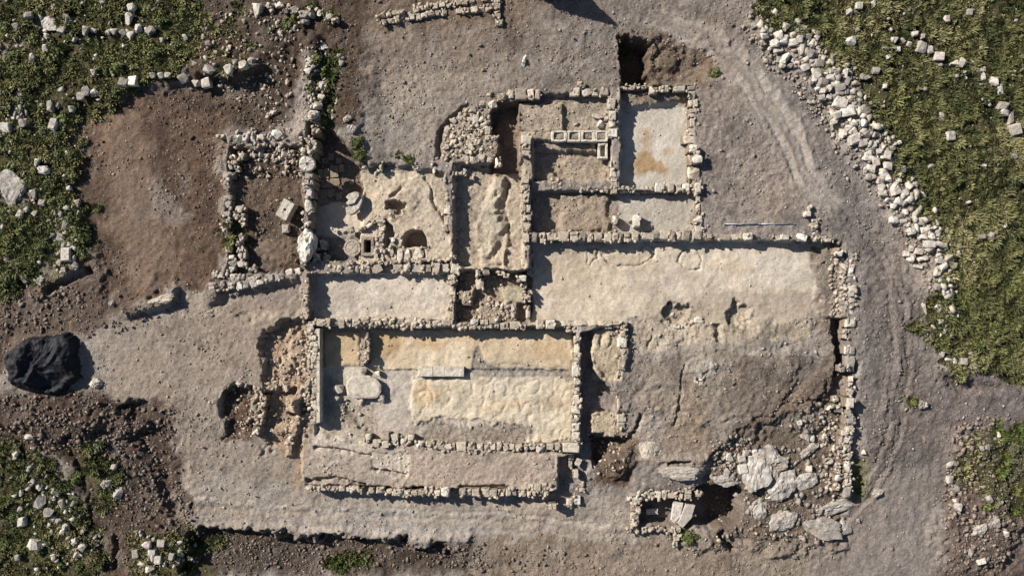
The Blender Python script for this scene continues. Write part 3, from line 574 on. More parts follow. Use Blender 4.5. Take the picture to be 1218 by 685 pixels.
# 2 east boundary wall
w2 = Wall('ruined_wall', 'long straight boundary wall beside the dirt track with a pale capstone midway', 'ruin', ztop=.12, zbase=-.7, mat=M_GREY)
w2.b(zC, (945, 365, 992, 412, .3, 20, 'pale')).v(zC, 1020, 1055, [395, 425, 455, 480, 535, 580, 630, 685], 0).v(zM, 400, 428, [5, 30, 50, 82, 110, 150], 0)
w2.p([(1004, 312), (1003, 360), (1006, 376)], 8, 8, -.12, .12, fl_='rub'); w2.b(zM, (380, 155, 435, 192, .05), (370, 205, 398, 245, 0, 0, 'rub'), (380, 278, 432, 322, -.1), (385, 322, 430, 402, -.15), (355, 368, 392, 402, .05, 0, 'rub'))
w2.build()
w2b = Wall('ruined_wall', 'rubbly double row of boundary wall stones ending among the bedrock outcrops', 'ruin', ztop=-.15, zbase=-1.15, mat=M_GREY)
w2b.b(zM, (400, 420, 420, 472, .1), (388, 475, 428, 518, .05), (388, 520, 428, 570, .45, 0, 'pale'), (388, 578, 422, 645, 0), (385, 655, 425, 682, .05))
w2b.b(zL, (600, 65, 635, 98, -.1), (600, 98, 633, 128, -.1), (605, 130, 636, 160, 0, 0, 'pale'), (583, 150, 610, 175), (595, 170, 632, 208, -.1), (592, 212, 625, 243, -.05), (593, 245, 632, 282, -.15), (595, 282, 625, 335, -.15), (595, 335, 628, 360, -.2), (598, 360, 628, 390, -.2), (592, 392, 626, 440, -.2))
w2b.b(zL, (567, 235, 592, 268, -.15, 0, 'rub'), (545, 215, 568, 240, -.2, 0, 'pale rub'), (575, 178, 598, 205, -.2, 0, 'rub'), (555, 285, 580, 315, -.25, 0, 'rub'), (558, 315, 585, 338, -.25, 0, 'rub'), (556, 340, 586, 375, -.2, 0, 'pale rub'), (553, 378, 578, 415, -.25, 0, 'rub'), (500, 170, 532, 200, -.3, 0, 'pale rub'), (515, 272, 548, 300, -.3, 0, 'rub'), (560, 40, 590, 75, -.2, 0, 'rub'), (520, 45, 545, 68, -.2, 0, 'pale rub'), (548, 5, 575, 32, -.1, 0, 'pale rub'), (570, 190, 590, 215, -.25, 0, 'rub'))
w2b.build()
w2c = Wall('ruined_wall', 'short stub of stones sticking out of the dirt beside the survey pole', 'ruin', ztop=.2, zbase=-.2, mat=M_GREY)
w2c.b(zC, (760, 150, 805, 182, .2, 0, 'pale'), (785, 120, 803, 150, .1), (805, 195, 845, 215), (805, 215, 843, 240), (805, 242, 840, 268), (800, 272, 835, 298, -.1)); w2c.build()
# 3 east wall of the stained room
w3 = Wall('ruined_wall', 'block wall along the stained plaster room with two taller pale stones', 'ruin', ztop=.05, zbase=-.78)
w3.b(zA, (1010, 58, 1065, 125), (1020, 135, 1070, 182), (1020, 190, 1068, 240), (1022, 245, 1070, 300, -.08), (1015, 302, 1070, 345, -.1), (985, 345, 1072, 392, -.15), (1020, 392, 1075, 445, .45, 8, 'pale'), (1040, 450, 1095, 515, .5, 0, 'pale'), (1040, 520, 1090, 600, .1), (1050, 615, 1095, 682, .3, 0, 'pale'), (1015, 450, 1040, 520, -.2, 0, 'rub'), (1012, 525, 1040, 610, -.2, 0, 'rub'))
w3.b(zB, (1060, 155, 1092, 200, -.1), (1060, 200, 1090, 262, -.05), (1046, 270, 1100, 320, .1, 0, 'pale'), (1050, 324, 1100, 368, .05)); w3.build()
# 4 north wall
w4 = Wall('ruined_wall', 'broken top wall of blocks on the edge of the dark pit and grey dirt', 'ruin', ztop=.12, zbase=-.5)
w4.b(zA, (10, 75, 80, 140, .15), (85, 75, 124, 140, .2), (125, 75, 162, 140, .15), (325, 70, 390, 120), (395, 65, 455, 120), (455, 70, 500, 118), (500, 70, 555, 118), (372, 30, 420, 64, .2, 10, 'rub'), (790, 58, 840, 108, .15, 0, 'pale'), (842, 55, 910, 92), (930, 58, 1000, 92, .1, 0, 'pale'))
w4.p([(734, 105), (771, 104)], 5, 6, -.05); w4.build()
# 5 wall between the trough room and the stained room
w5 = Wall('ruined_wall', 'tall pier wall of rounded pale blocks next to the row of troughs', 'ruin', ztop=.15, zbase=-.75)
w5.b(zA, (545, 125, 596, 200, .1, 0, 'pale'), (555, 202, 600, 256, .08, 0, 'pale'), (553, 258, 604, 300, .05, 0, 'pale rub'), (553, 304, 608, 356, .08, 0, 'pale'), (530, 215, 556, 262, -.1), (565, 360, 606, 400, -.25), (565, 402, 606, 440, -.25), (566, 442, 608, 485, -.2), (562, 490, 606, 530, -.1, 0, 'pale'), (560, 532, 606, 590, -.05), (565, 592, 608, 640, -.05), (566, 642, 608, 684, -.05)); w5.build()
# 6 spine wall
w6 = Wall('ruined_wall', 'upright spine wall of rough blocks casting a wide shadow behind the trough room', 'ruin', ztop=.4, zbase=-.72)
w6.b(zA, (45, 340, 110, 400, .1), (50, 402, 106, 464, .08), (50, 468, 86, 582), (50, 585, 95, 626), (50, 628, 100, 672)); w6.b(zB, (52, 92, 98, 138, .05), (52, 140, 100, 200, .1), (50, 208, 106, 260, .1), (55, 262, 110, 305, .05), (60, 308, 106, 370, .05), (60, 374, 96, 432)); w6.build()
w6b = Wall('ruined_wall', 'wide rubble pier at the corner of the large plaster room', 'ruin', ztop=-.02, zbase=-.75)
w6b.v(zB, 78, 106, [440, 470, 500, 530, 560, 590, 622], 0).v(zB, 50, 78, [445, 485, 520, 560, 600], -.06); w6b.b(zU, (650, 205, 742, 265, .12, 0, 'pale'), (580, 200, 648, 260, .05), (520, 190, 580, 235, .0), (470, 170, 522, 215, -.05), (330, 150, 398, 215, .1), (272, 160, 316, 222, .15, 0, 'pale'), (270, 235, 345, 335, -.2, 0, 'rub'))
w6b.v(zU, 735, 772, [330, 365, 400, 440, 475], -.1).v(zU, 685, 728, [285, 320, 360, 400, 460], -.12); w6b.b(zU, (725, 475, 768, 602, -.25)); w6b.build()
# 7 inner cross wall
w7 = Wall('ruined_wall', 'cross wall of separate stones below the troughs and the stained floor', 'ruin', ztop=0, zbase=-.68)
w7.b(zB, (215, 65, 275, 130, .05, 0, 'rub'), (280, 90, 326, 130), (330, 88, 376, 130), (384, 92, 420, 132), (422, 92, 460, 134), (462, 95, 494, 134), (496, 95, 560, 140, .03), (580, 80, 612, 150), (612, 105, 650, 145), (650, 105, 674, 140), (674, 108, 700, 146), (820, 85, 870, 140, .1, 0, 'pale'), (870, 95, 894, 140), (895, 85, 940, 140, .08), (942, 90, 976, 136), (978, 85, 1028, 140, .1, 0, 'pale')).h(zB, 120, 146, [700, 740, 780, 820], -.2); w7.build()
w7b = Wall('standing_stone', 'upright pale stone nearest the crumbled doorway in the corridor', 'stone', ztop=.05, zbase=-.62, thick=.75, lower=False)
w7b.b(zB, (575, 268, 618, 330, 0, 0, 'pale'), ); w7b.build()
w7c = Wall('standing_stone', 'upright pale stone alone in the corridor facing the threshold slabs', 'stone', ztop=.08, zbase=-.62, thick=.75, lower=False)
w7c.b(zB, (698, 265, 738, 345, 0, 0, 'pale')); w7c.build()
# 8 curved wall and rubble platform
w8 = Wall('ruined_wall', 'curved wall of tilted blocks round the narrow dark passage', 'ruin', ztop=.1, zbase=-.95)
w8.b(zE, (345, 97, 410, 146, .1, -14), (412, 80, 450, 130, .12, -6), (300, 142, 350, 186, .1, -28, 'pale'), (245, 145, 285, 180), (285, 95, 310, 118, .05, 0, 'rub'), (270, 205, 305, 254), (274, 255, 310, 288), (274, 290, 316, 342), (275, 345, 318, 385), (310, 345, 355, 375, -.05, 0, 'rub'), (315, 378, 355, 425, -.1, 0, 'rub'), (310, 428, 345, 470, -.1, 0, 'rub'), (335, 480, 370, 530, .1, 0, 'pale rub'), (155, 185, 190, 220, -.05), (195, 180, 230, 215, -.05), (205, 228, 240, 288, .05, 5, 'pale'), (240, 215, 268, 250, -.08, 0, 'rub')); w8.build()
w8b = Wall('rubble_platform', 'raised platform packed with rough rubble stones in the bend of the curved wall', 'platform', ztop=.03, zbase=-.3, thick=.24, rub=True, dz=.05)
w8b.v(zE, 35, 72, [290, 325, 360, 395, 430, 465, 500]).v(zE, 72, 112, [295, 335, 370, 410, 450, 495]).h(zE, 460, 505, [130, 185, 235, 280, 330]); 
for k in range(46): w8b.b(zE, (lambda x, y, a, b_: (x - a, y - b_, x + a, y + b_, random.uniform(-.05, .05), random.uniform(0, 90)))(random.uniform(125, 300), random.uniform(285, 455), random.uniform(13, 24), random.uniform(11, 19)))
for k in range(9): w8b.b(zE, (lambda x, y, a, b_: (x - a, y - b_, x + a, y + b_, random.uniform(-.05, .05), random.uniform(0, 90)))(random.uniform(90, 270), random.uniform(225, 285), random.uniform(13, 22), random.uniform(11, 18)))
w8b.build()
w8c = Wall('ruined_wall', 'thin wall of small blocks running down from the rubble platform', 'ruin', ztop=-.02, zbase=-.78)
w8c.b(zE, (30, 505, 85, 545, .05), (45, 545, 88, 580), (48, 582, 88, 630), (45, 632, 90, 682), (80, 470, 115, 515, .03, 0, 'rub')).v(zF, 42, 92, [95, 140, 190, 230, 270, 330, 370], -.04); w8c.build()
w8d = Wall('bracket_frame', 'small white squared stone frame wedged below the rubble platform', 'stone', ztop=-.1, zbase=-.75, mat=M_PALE, lower=False, thick=.2)
w8d.b(zE, (88, 515, 103, 578), (150, 540, 166, 580), (103, 562, 150, 580)); w8d.build()
# 9 wall south of the pool yard
w9 = Wall('ruined_wall', 'row of small pale blocks behind the square hole and arched pit', 'ruin', ztop=.02, zbase=-.68)
w9.h(zD, 562, 606, [465, 500, 530, 590, 622, 650, 690, 735, 785, 845, 890, 935, 975, 1030, 1070, 1110, 1150]).p([(364, 312), (440, 313), (535, 308)], 4, 7, -.02); w9.b(zD, (1150, 520, 1185, 548, .05, 0, 'pale'), (1160, 562, 1202, 612, .12, 12, 'pale'), (1145, 612, 1185, 640, 0, 0, 'rub'), (1150, 640, 1190, 662, -.03, 0, 'rub'), (470, 612, 500, 655, -.1), (470, 655, 500, 684, -.12)); w9.build()
w9b = Wall('ruined_wall', 'short end wall at the side of the narrow plaster room with white footing', 'ruin', ztop=-.1, zbase=-.7, thick=.25)
w9b.p([(538, 340), (537, 385)], 8, 9); w9b.p([(364, 330), (363, 378)], 7, 9, .3); w9b.build()
# 10 curved western extension
w10 = Wall('ruined_wall', 'curving row of squarish stones leading from the cleared soil to the pool yard', 'ruin', ztop=.08, zbase=-.5, mat=M_GREY)
w10.b(zD, (30, 648, 62, 684), (65, 600, 100, 628), (40, 600, 70, 630, -.05), (75, 642, 105, 684), (122, 608, 162, 640), (118, 645, 155, 684), (155, 648, 190, 684), (165, 608, 200, 640, -.03), (218, 622, 252, 672, .05, -14, 'pale'), (250, 622, 288, 662, .05, -14, 'pale'), (290, 612, 335, 652, .05, -14), (338, 602, 380, 642, .03, -14), (382, 585, 428, 626, .03, -14), (428, 580, 460, 614, 0, -10), (190, 640, 220, 680)); w10.build()
# 11 west room walls
w11 = Wall('ruined_wall', 'ivy grown double wall of field stones on the edge of the brown soil', 'ruin', ztop=.06, zbase=-.55, mat=M_GREY, rub=True)
w11.b(zO, (150, 565, 245, 630), (140, 635, 210, 684), (195, 490, 232, 545, -.05), (230, 410, 265, 460, .05, 0, 'pale'), (235, 465, 270, 510), (255, 520, 300, 565, -.05), (300, 390, 350, 455, .1)); w11.b(zP, (140, 30, 215, 115), (150, 165, 230, 215), (155, 215, 235, 285), (165, 310, 220, 370), (165, 375, 220, 430), (140, 440, 190, 500), (160, 530, 215, 590), (150, 600, 210, 640), (165, 640, 225, 684), (265, 265, 350, 325, -.05), (305, 330, 355, 410), (300, 410, 350, 450, -.05), (290, 515, 350, 580), (265, 580, 320, 635), (280, 635, 345, 684), (220, 330, 300, 380, -.1))
w11.b(zD, (165, 505, 205, 545), (118, 545, 160, 598), (160, 545, 205, 580), (120, 520, 150, 545), (210, 575, 250, 600, -.1)); w11.build()
w11b = Wall('ruined_wall', 'tumbled cross wall of pale boulders closing the dark sunken room', 'ruin', ztop=.15, zbase=-.5, mat=M_GREY, rub=True)
w11b.b(zO, (110, 215, 175, 270), (180, 225, 235, 300), (260, 220, 325, 295, .05, 0, 'pale'), (325, 215, 385, 300, .05), (385, 225, 450, 300, 0), (400, 165, 450, 215, .05), (450, 220, 522, 275), (540, 210, 590, 285), (585, 170, 700, 275, .15, -20, 'pale'), (520, 285, 570, 335, -.1), (575, 270, 640, 340, -.1), (720, 275, 785, 355, -.1, 15), (640, 340, 685, 385, -.2), (670, 360, 740, 445, -.2), (750, 360, 795, 445, -.2, 10), (470, 365, 515, 435, -.3), (525, 395, 575, 440, -.3), (740, 170, 790, 215, -.05), (580, 5, 640, 55, .05), (540, 30, 585, 70, 0), (640, 280, 690, 320, -.2), (590, 440, 640, 480, -.3), (405, 400, 460, 440, -.35), (700, 460, 740, 540, -.3), (760, 450, 800, 500, -.3)); w11b.build()
# 12 ridge wall between the sunken room and the paved yard
w12 = Wall('ruined_wall', 'high uneven boulder wall along the paved yard topped by a column drum', 'ruin', ztop=.5, zbase=-.85, mat=M_GREY, rub=True, thick=.5)
w12.zt = .9
w12.b(zO, (925, 10, 1010, 85, .1, 0, 'pale'), (890, 250, 935, 310, -.05), (940, 160, 1015, 230, 0), (940, 270, 1000, 335, -.05), (905, 325, 945, 375), (940, 335, 1000, 385, -.1), (850, 345, 895, 395, -.1, 0, 'pale'), (925, 375, 970, 420, -.05), (890, 570, 975, 630, 0, 0, 'blk'), (885, 635, 970, 684, 0, 0, 'blk'), (830, 240, 870, 310, -.15)); w12.zt = .5
w12.b(zP, (895, 45, 975, 115, 0, 0, 'blk'), (895, 118, 965, 200, 0, 0, 'blk'), (885, 205, 970, 325, .05, 0, 'pale'), (880, 400, 945, 468, .2, 0, 'pale')); w12.b(zD, (455, 548, 480, 580, 0), (505, 455, 530, 500, -.1), (515, 510, 545, 550, -.3), (555, 520, 595, 560, -.6), (545, 448, 580, 495, -.65), (520, 430, 550, 470, -.5)); w12.build()
w12b = Wall('ruined_wall', 'line of weathered boulders running down the weedy ridge above the paved yard', 'ruin', ztop=.55, zbase=-.1, mat=M_GREY, rub=True)
w12b.b(zN, (248, 262, 288, 290), (245, 288, 285, 312, .03, 0, 'pale'), (235, 308, 280, 350, .05, 0, 'pale'), (228, 232, 262, 262), (305, 375, 342, 420), (260, 400, 300, 440, -.1), (235, 375, 265, 410, -.1), (300, 435, 332, 465, 0, 0, 'pale'), (275, 462, 320, 512, .05, 0, 'pale'), (255, 512, 308, 560, .05, 0, 'pale'), (240, 430, 275, 470, -.1), (365, 520, 392, 555, -.3), (388, 450, 425, 485, -.3), (398, 262, 428, 305, -.1, 0, 'grey')); w12b.build()
w13 = Wall('ruined_wall', 'scattered field wall of pale boulders among the bushes at the soil edge', 'ruin', ztop=.45, zbase=0, mat=M_GREY, rub=True)
w13.b(zN, (5, 22, 45, 60), (78, 35, 100, 62, -.1), (100, 5, 140, 35), (170, 25, 212, 60), (215, 40, 262, 85, .05), (222, 80, 265, 112, -.05), (260, 40, 290, 80), (340, 62, 378, 92), (368, 78, 402, 108), (235, 125, 285, 172, .05), (168, 120, 205, 150, -.05), (140, 35, 172, 62, -.05), (300, 45, 330, 75, -.1), (62, 10, 95, 35), (310, 190, 345, 235, -.15)); w13.build()
# 14 hall walls
w14 = Wall('ruined_wall', 'top wall of the audience hall with upright blocks and loose rubble packing', 'ruin', ztop=.16, zbase=-.9)
w14.b(zG, (535, 185, 612, 218, .06, 0, 'grey'), (612, 188, 655, 236), (658, 188, 696, 238, .05), (698, 188, 734, 240), (738, 192, 778, 245, .03), (780, 188, 816, 235), (818, 190, 862, 240, .05)); w14.p([(428, 381), (480, 382), (536, 383)], 6, 9, -.02); w14.p([(428, 386), (480, 387), (536, 387)], 5, 5, -.08, .1, fl_='rub'); w14.b(zH, (5, 195, 60, 245), (65, 195, 110, 248, .03), (112, 200, 160, 248), (165, 200, 215, 240, .04), (218, 198, 285, 230, .03), (383, 192, 435, 230, .1, 0, 'pale'), (440, 195, 490, 228), (490, 190, 560, 225), (555, 208, 610, 252), (610, 205, 672, 252), (675, 220, 710, 255, -.05), (714, 198, 765, 250, .03), (766, 196, 814, 250, .03), (818, 192, 880, 252, .1, 0, 'pale'), (935, 225, 975, 268, -.15, 0, 'rub'), (975, 230, 1010, 275, -.2, 0, 'rub')).h(zH, 228, 250, [285, 330, 372, 420, 470, 515, 555], -.06); w14.build()
w15 = Wall('ruined_wall', 'narrow plastered side wall of the audience hall beside the orange earth cut', 'ruin', ztop=.08, zbase=-.92, thick=.3)
w15.p([(373.5, 390), (374, 440), (373, 505)], 8, 8); w15.p([(367.5, 392), (367, 450), (365, 500)], 5, 7, -.08, .1, fl_='rub'); w15.b(zG, (555, 215, 600, 275, .06, 0, 'pale')); e15 = w15.build(); PLF = []
for a_, b_ in ((391, 428), (428.5, 466), (466.5, 503)):
    PLF.append((a_, b_))
w16 = Wall('ruined_wall', 'plaster capped side wall of the audience hall along the shadowed trench', 'ruin', ztop=0, zbase=-1.0, mat=M_PLAST, thick=.3)
w16.b(zH, (985, 285, 1018, 340), (985, 342, 1018, 390), (985, 390, 1018, 434), (970, 435, 1022, 525, .45, 0, 'pale'), (985, 528, 1020, 580, .05), (985, 582, 1020, 625), (978, 627, 1020, 684)); w16.b(zJ, (778, 10, 825, 55), (778, 57, 825, 110), (780, 112, 825, 160), (778, 162, 825, 210), (776, 212, 828, 262, .03)); w16.build()
w17 = Wall('ruined_wall', 'low row of small stones closing the audience hall above the terrace', 'ruin', ztop=-.3, zbase=-.85, dz=.04)
w17.b(zI, (498, 255, 545, 305), (550, 215, 600, 305, .08), (605, 222, 650, 300), (655, 235, 705, 290, -.03, 0, 'rub'), (705, 225, 738, 265, .05, 0, 'pale'), (752, 262, 800, 310, .05, 0, 'pale rub'), (805, 265, 860, 300), (865, 268, 925, 320), (455, 225, 495, 262, -.05, 0, 'rub'), (660, 280, 700, 315, -.05, 0, 'rub'))
w17.h(zJ, 275, 322, [0, 50, 105, 175, 220, 268, 305, 340, 378, 415, 448], 0).b(zJ, (448, 280, 495, 322, .04, 0, 'rub'), (505, 278, 530, 325), (530, 275, 568, 318), (570, 280, 630, 330), (632, 278, 675, 318), (678, 276, 714, 322), (716, 275, 828, 332, .04)); w17.p([(527, 536), (576, 538)], 4, 7, -.1); w17.build()
w18 = Wall('ruined_wall', 'lowest retaining wall of narrow blocks above the pale dirt track', 'ruin', ztop=-.22, zbase=-1.25)
w18.h(zI, 527, 556, [112, 150, 200, 250, 300, 345, 385]).b(zI, (370, 525, 412, 564, .03, 0, 'rub'), (412, 538, 442, 568, -.03), (475, 538, 512, 574, 0, 0, 'rub'), (520, 535, 570, 570), (570, 545, 625, 575, -.05, 0, 'rub'), (625, 545, 680, 588, .05), (682, 550, 722, 584), (895, 538, 945, 588, .15, 0, 'pale')).h(zI, 552, 582, [722, 765, 810, 855, 893]).h(zI, 520, 552, [800, 850, 893], -.04).h(zI, 546, 586, [1002, 1040, 1075, 1120, 1180, 1222]).h(zJ, 546, 586, [240, 300, 350, 395, 460, 520], -.0).h(zJ, 560, 588, [520, 570, 615, 640], -.02).h(zJ, 512, 556, [465, 525, 560, 600, 640, 690], -.05).b(zJ, (640, 550, 685, 625, 0), (645, 628, 690, 665, -.05), (422, 530, 450, 560, -.05, 0, 'rub')); w18.build()
w19 = Wall('ruined_wall', 'partition wall with a white plaster edge inside the audience hall', 'ruin', ztop=-.25, zbase=-.9, thick=.25)
w19.v(zT, 445, 492, [280, 330, 375, 425]).v(zT, 495, 526, [118, 180, 250, 310, 370, 430], .12); w19.b(zT, (455, 190, 492, 278, -.2)); w19.build()
w20 = Wall('ruined_wall', 'squared block wall between the lumpy plaster bay and the dirt slope', 'ruin', ztop=-.1, zbase=-.75)
w20.b(zV, (300, 85, 370, 165), (372, 90, 428, 150), (440, 92, 508, 175), (418, 235, 500, 335, 0, 0, 'pale'), (418, 338, 496, 410), (418, 412, 494, 535), (330, 175, 415, 230, -.2), (440, 178, 500, 230, -.1), (400, 540, 440, 610, -.15)); w20.build()
w20b = Wall('ruined_wall', 'pair of long flat blocks on the lip of the brown soil hole', 'ruin', ztop=-.4, zbase=-1.0)
w20b.b(zW, (405, 245, 490, 372), (405, 400, 496, 542), (450, 165, 492, 240, -.03), (432, 112, 488, 160, -.05), (335, 545, 395, 605, -.1), (345, 380, 398, 540, -.08), (420, 552, 500, 600, -.15, 0, 'rub')); w20b.build()
w21 = Wall('ruined_wall', 'row of blocks dividing the two dark pits west of the audience hall', 'ruin', ztop=-.25, zbase=-1.3, mat=M_WALL, rub=True)
w21.b(zS, (400, 225, 470, 290, .05), (395, 290, 460, 340), (380, 340, 455, 390), (375, 390, 450, 440), (365, 440, 440, 495), (330, 530, 400, 600, .1, 0, 'pale'), (395, 165, 430, 225), (340, 135, 400, 200), (490, 115, 570, 190, .05), (605, 135, 670, 200, .05), (675, 135, 745, 200), (755, 140, 830, 215, .05), (740, 230, 800, 285), (745, 290, 790, 340, -.1), (660, 590, 710, 655, .1, 0, 'pale')); w21.build()
# 22 tomb cell
w22 = Wall('ruined_wall', 'four sided lining of stones round the deep cell with a white slab', 'ruin', ztop=-.75, zbase=-2.2, mat=M_WALL)
w22.b(zK, (165, 378, 200, 425, .03), (210, 384, 240, 426), (242, 390, 268, 426), (268, 384, 304, 424), (306, 378, 338, 426), (340, 384, 398, 428, .05), (398, 380, 424, 428), (430, 376, 475, 430, .08), (490, 385, 525, 420, -.05), (325, 345, 385, 380), (388, 345, 440, 380), (450, 342, 495, 380), (235, 355, 270, 385, 0, 0, 'rub'), (188, 315, 220, 345, .05, 0, 'pale rub'), (240, 312, 280, 350, 0, 0, 'rub'), (170, 345, 205, 372, 0, 0, 'rub'))
w22.v(zK, 135, 192, [420, 460, 500, 545, 585], -.05).h(zK, 580, 612, [120, 145, 175, 200, 230, 275, 330, 368, 412], -.1).b(zK, (372, 618, 405, 655, -.1), (370, 655, 400, 684, -.15), (120, 412, 150, 440, 0, 0, 'pale rub'), (165, 470, 195, 500, .03, 0, 'rub')); w22.build()
# 23 double row far north
w23 = Wall('ruined_wall', 'two parallel rows of small pale blocks standing alone in brown soil', 'ruin', ztop=.22, zbase=-.15, thick=.34)
w23.p([(450, 19), (480, 14), (500, 10), (540, 4), (583, -1)], 6.5, 7.5, 0, .08); w23.p([(453, 25.5), (500, 18.5), (533, 14)], 7, 7.8); w23.p([(542, 14), (582, 9.5)], 7, 7.5); w23.build()
w23b = Wall('ruined_wall', 'short upright stack of pale blocks at the end of the parallel rows', 'ruin', ztop=.25, zbase=-.15)
w23b.v(zN, 1125, 1155, [-20, 12, 40, 62, 85], 0).b(zN, (1130, 88, 1168, 122, 0)); w23b.build()
# 24 low stone lining in the pool yard
w24 = Wall('ruined_wall', 'crumbly low kerb of stones round the square hole in the pool yard', 'ruin', ztop=-.2, zbase=-.6, thick=.25)
w24.p([(413, 274), (432, 271), (444, 264), (451, 258)], 6, 7); w24.v(zR, 420, 470, [100, 150, 190, 230, 280, 330, 380, 430, 500], 0); w24.v(zR, 380, 420, [270, 320, 370, 430, 490], -.06)
w24.b(zR, (500, 380, 555, 440, -.15, 0, 'rub'), (525, 285, 572, 335, -.05, 0, 'pale rub'), (575, 255, 630, 295, -.1, 20), (500, 440, 525, 500, -.2), (480, 30, 570, 120, -.05, 0, 'rub')); w24.build()
w24b = Wall('stone_sill', 'light row of upright slabs lining the front of the arched pit', 'stones', ztop=-.38, zbase=-.75, mat=M_PLAST, thick=.25)
w24b.b(zR, (530, 430, 585, 500), (585, 395, 645, 510), (650, 380, 718, 505), (722, 378, 835, 500, .05)); w24b.build()
w25 = Wall('stone_edging', 'loose pale stones along the weedy scarp above the rock cut floor', 'stones', ztop=-.02, zbase=-.5, mat=M_PALE, rub=True, thick=.4)
w25.b(zQ, (478, 105, 515, 145), (575, 100, 612, 182, .05), (628, 92, 670, 160, 0, 0, 'grey'), (905, 135, 988, 172, 0, -18), (1055, 112, 1102, 205, .05), (1070, 55, 1120, 100), (525, 175, 570, 225, -.25), (430, 110, 465, 150, -.05), (870, 30, 905, 75, 0, 0, 'grey'), (790, 95, 830, 130, -.1)); w25.build()
w26 = Wall('stone_footing', 'rubble footing stones tumbled in the small cell beside the large plaster room', 'stones', ztop=-.3, zbase=-.8, rub=True, thick=.3)
w26.b(zU, (440, 440, 490, 505), (492, 455, 535, 530, .05, 0, 'pale'), (545, 455, 585, 520), (585, 460, 632, 545, .03, 0, 'pale'), (390, 430, 440, 490), (480, 540, 545, 610), (550, 545, 580, 600), (580, 545, 630, 610, .03), (400, 550, 478, 600), (270, 510, 330, 560, -.1), (330, 485, 385, 540, -.1), (300, 560, 390, 600, -.05), (150, 370, 245, 480, .0, 10), (110, 335, 165, 450, -.1), (410, 610, 470, 660), (500, 625, 560, 680), (570, 630, 660, 684)); w26.build()
w27 = Wall('stone_edging', 'little cluster of thin white slabs broken through the plaster floor', 'stones', ztop=-.5, zbase=-.7, mat=M_PALE, thick=.15)
w27.b(zV, (920, 120, 985, 155), (988, 118, 1070, 158), (1072, 128, 1155, 155), (1105, 50, 1185, 105, .05), (1060, 85, 1110, 118, 0, 0, 'rub')); w27.build()
w28 = Wall('stone_edging', 'pair of small white stones beside a crack in the dirt slope', 'stones', ztop=-.25, zbase=-.5, mat=M_PALE, thick=.2)
w28.b(zV, (1108, 600, 1150, 660), (1150, 600, 1190, 630), (1150, 635, 1192, 668, -.02)); w28.build()
w29 = Wall('stone_edging', 'stones tipped in the trench at the corner of the audience hall', 'stones', ztop=-.65, zbase=-1.1, thick=.3)
w29.b(zJ, (760, 345, 782, 425), (790, 428, 818, 482, .1, 0, 'pale'), (795, 365, 835, 410, -.1, 20, 'grey'), (795, 580, 830, 635, -.2, 0, 'pale'), (745, 595, 790, 640, -.25), (815, 510, 855, 560, -.25, 0, 'rub')); w29.build()

# ------------------------------------------------------------------ worked stones
def rough_up(V, a): return np.asarray(V, float) + rng.normal(0, a, (len(V), 3))
def ring_block(wd, dp, ht, hw, hd_, depth, nseg=16, oval_hole=False, round_out=0.0):
    """block with a cavity in its top: outer ring, rim, cavity walls and cavity floor"""
    def sq(a, w_, d_, o):
        c, s_ = math.cos(a), math.sin(a); k = 1 / max(abs(c), abs(s_)); k = k * (1 - o) + o
        return c * k * w_ / 2, s_ * k * d_ / 2
    V, F = [], []
    an = [2 * math.pi * k / nseg for k in range(nseg)]
    rings = [(wd, dp, 0, round_out, 1), (wd * 1.0, dp * 1.0, ht * .9, round_out, 1), (wd * .95, dp * .94, ht, round_out, 1), (hw * 1.06, hd_ * 1.06, ht, 1.0 if oval_hole else .12, 0), (hw, hd_, ht - .03, 1.0 if oval_hole else .12, 0), (hw * .9, hd_ * .9, ht - depth, 1.0 if oval_hole else .2, 0)]
    for w_, d_, z, o, _ in rings:
        for a in an: x, y = sq(a, w_, d_, o); V.append((x, y, z))
    for r_ in range(len(rings) - 1):
        for k in range(nseg):
            k2 = (k + 1) % nseg; F.append((r_ * nseg + k, r_ * nseg + k2, (r_ + 1) * nseg + k2, (r_ + 1) * nseg + k))
    F.append(tuple((len(rings) - 1) * nseg + k for k in range(nseg)))
    return rough_up(V, .008), F
def thing_mesh(name, V, F, mat, px, py, zbase, rotdeg, label, cat, group=None, ztop=None, tilt=(0, 0)):
    x, y = PZ(px, py, zbase if ztop is None else ztop); o = link(name, new_mesh(name, V, F, mat), None, (x, y, zbase), (R(tilt[0]), R(tilt[1]), R(-rotdeg)))
    return tag(o, label, cat, group)
def prism(poly, ztop, thick, bev=.12):
    """a slab from a pixel outline at ztop; returns V, F and the base point"""
    W = [PZ(x, y, ztop) for x, y in poly]; cx_ = sum(p[0] for p in W) / len(W); cy_ = sum(p[1] for p in W) / len(W); n = len(W)
    if sum(W[i][0] * W[(i + 1) % n][1] - W[(i + 1) % n][0] * W[i][1] for i in range(n)) < 0: W = W[::-1]
    V = []; F = []
    for s_, z in ((1.0, 0), (1.0, thick * (1 - bev * 1.5)), (1 - bev, thick)):
        for (x, y) in W: V.append(((x - cx_) * s_, (y - cy_) * s_, z + random.uniform(-.012, .012)))
    for r_ in range(2):
        for k in range(n): k2 = (k + 1) % n; F.append((r_ * n + k, r_ * n + k2, (r_ + 1) * n + k2, (r_ + 1) * n + k))
    F.append(tuple(2 * n + k for k in range(n))); F.append(tuple(range(n))[::-1])
    return V, F, (cx_, cy_, ztop - thick)
def slab(name, poly, ztop, thick, mat, parent=None, bev=.1):
    V, F, b_ = prism(poly, ztop, thick, bev); o = link(name, new_mesh(name, V, F, mat), parent, Vector(b_) - (parent.location if parent else Vector()))
    return o
def zp(Z, pts): return [zoomc(Z, x, y) for x, y in pts]
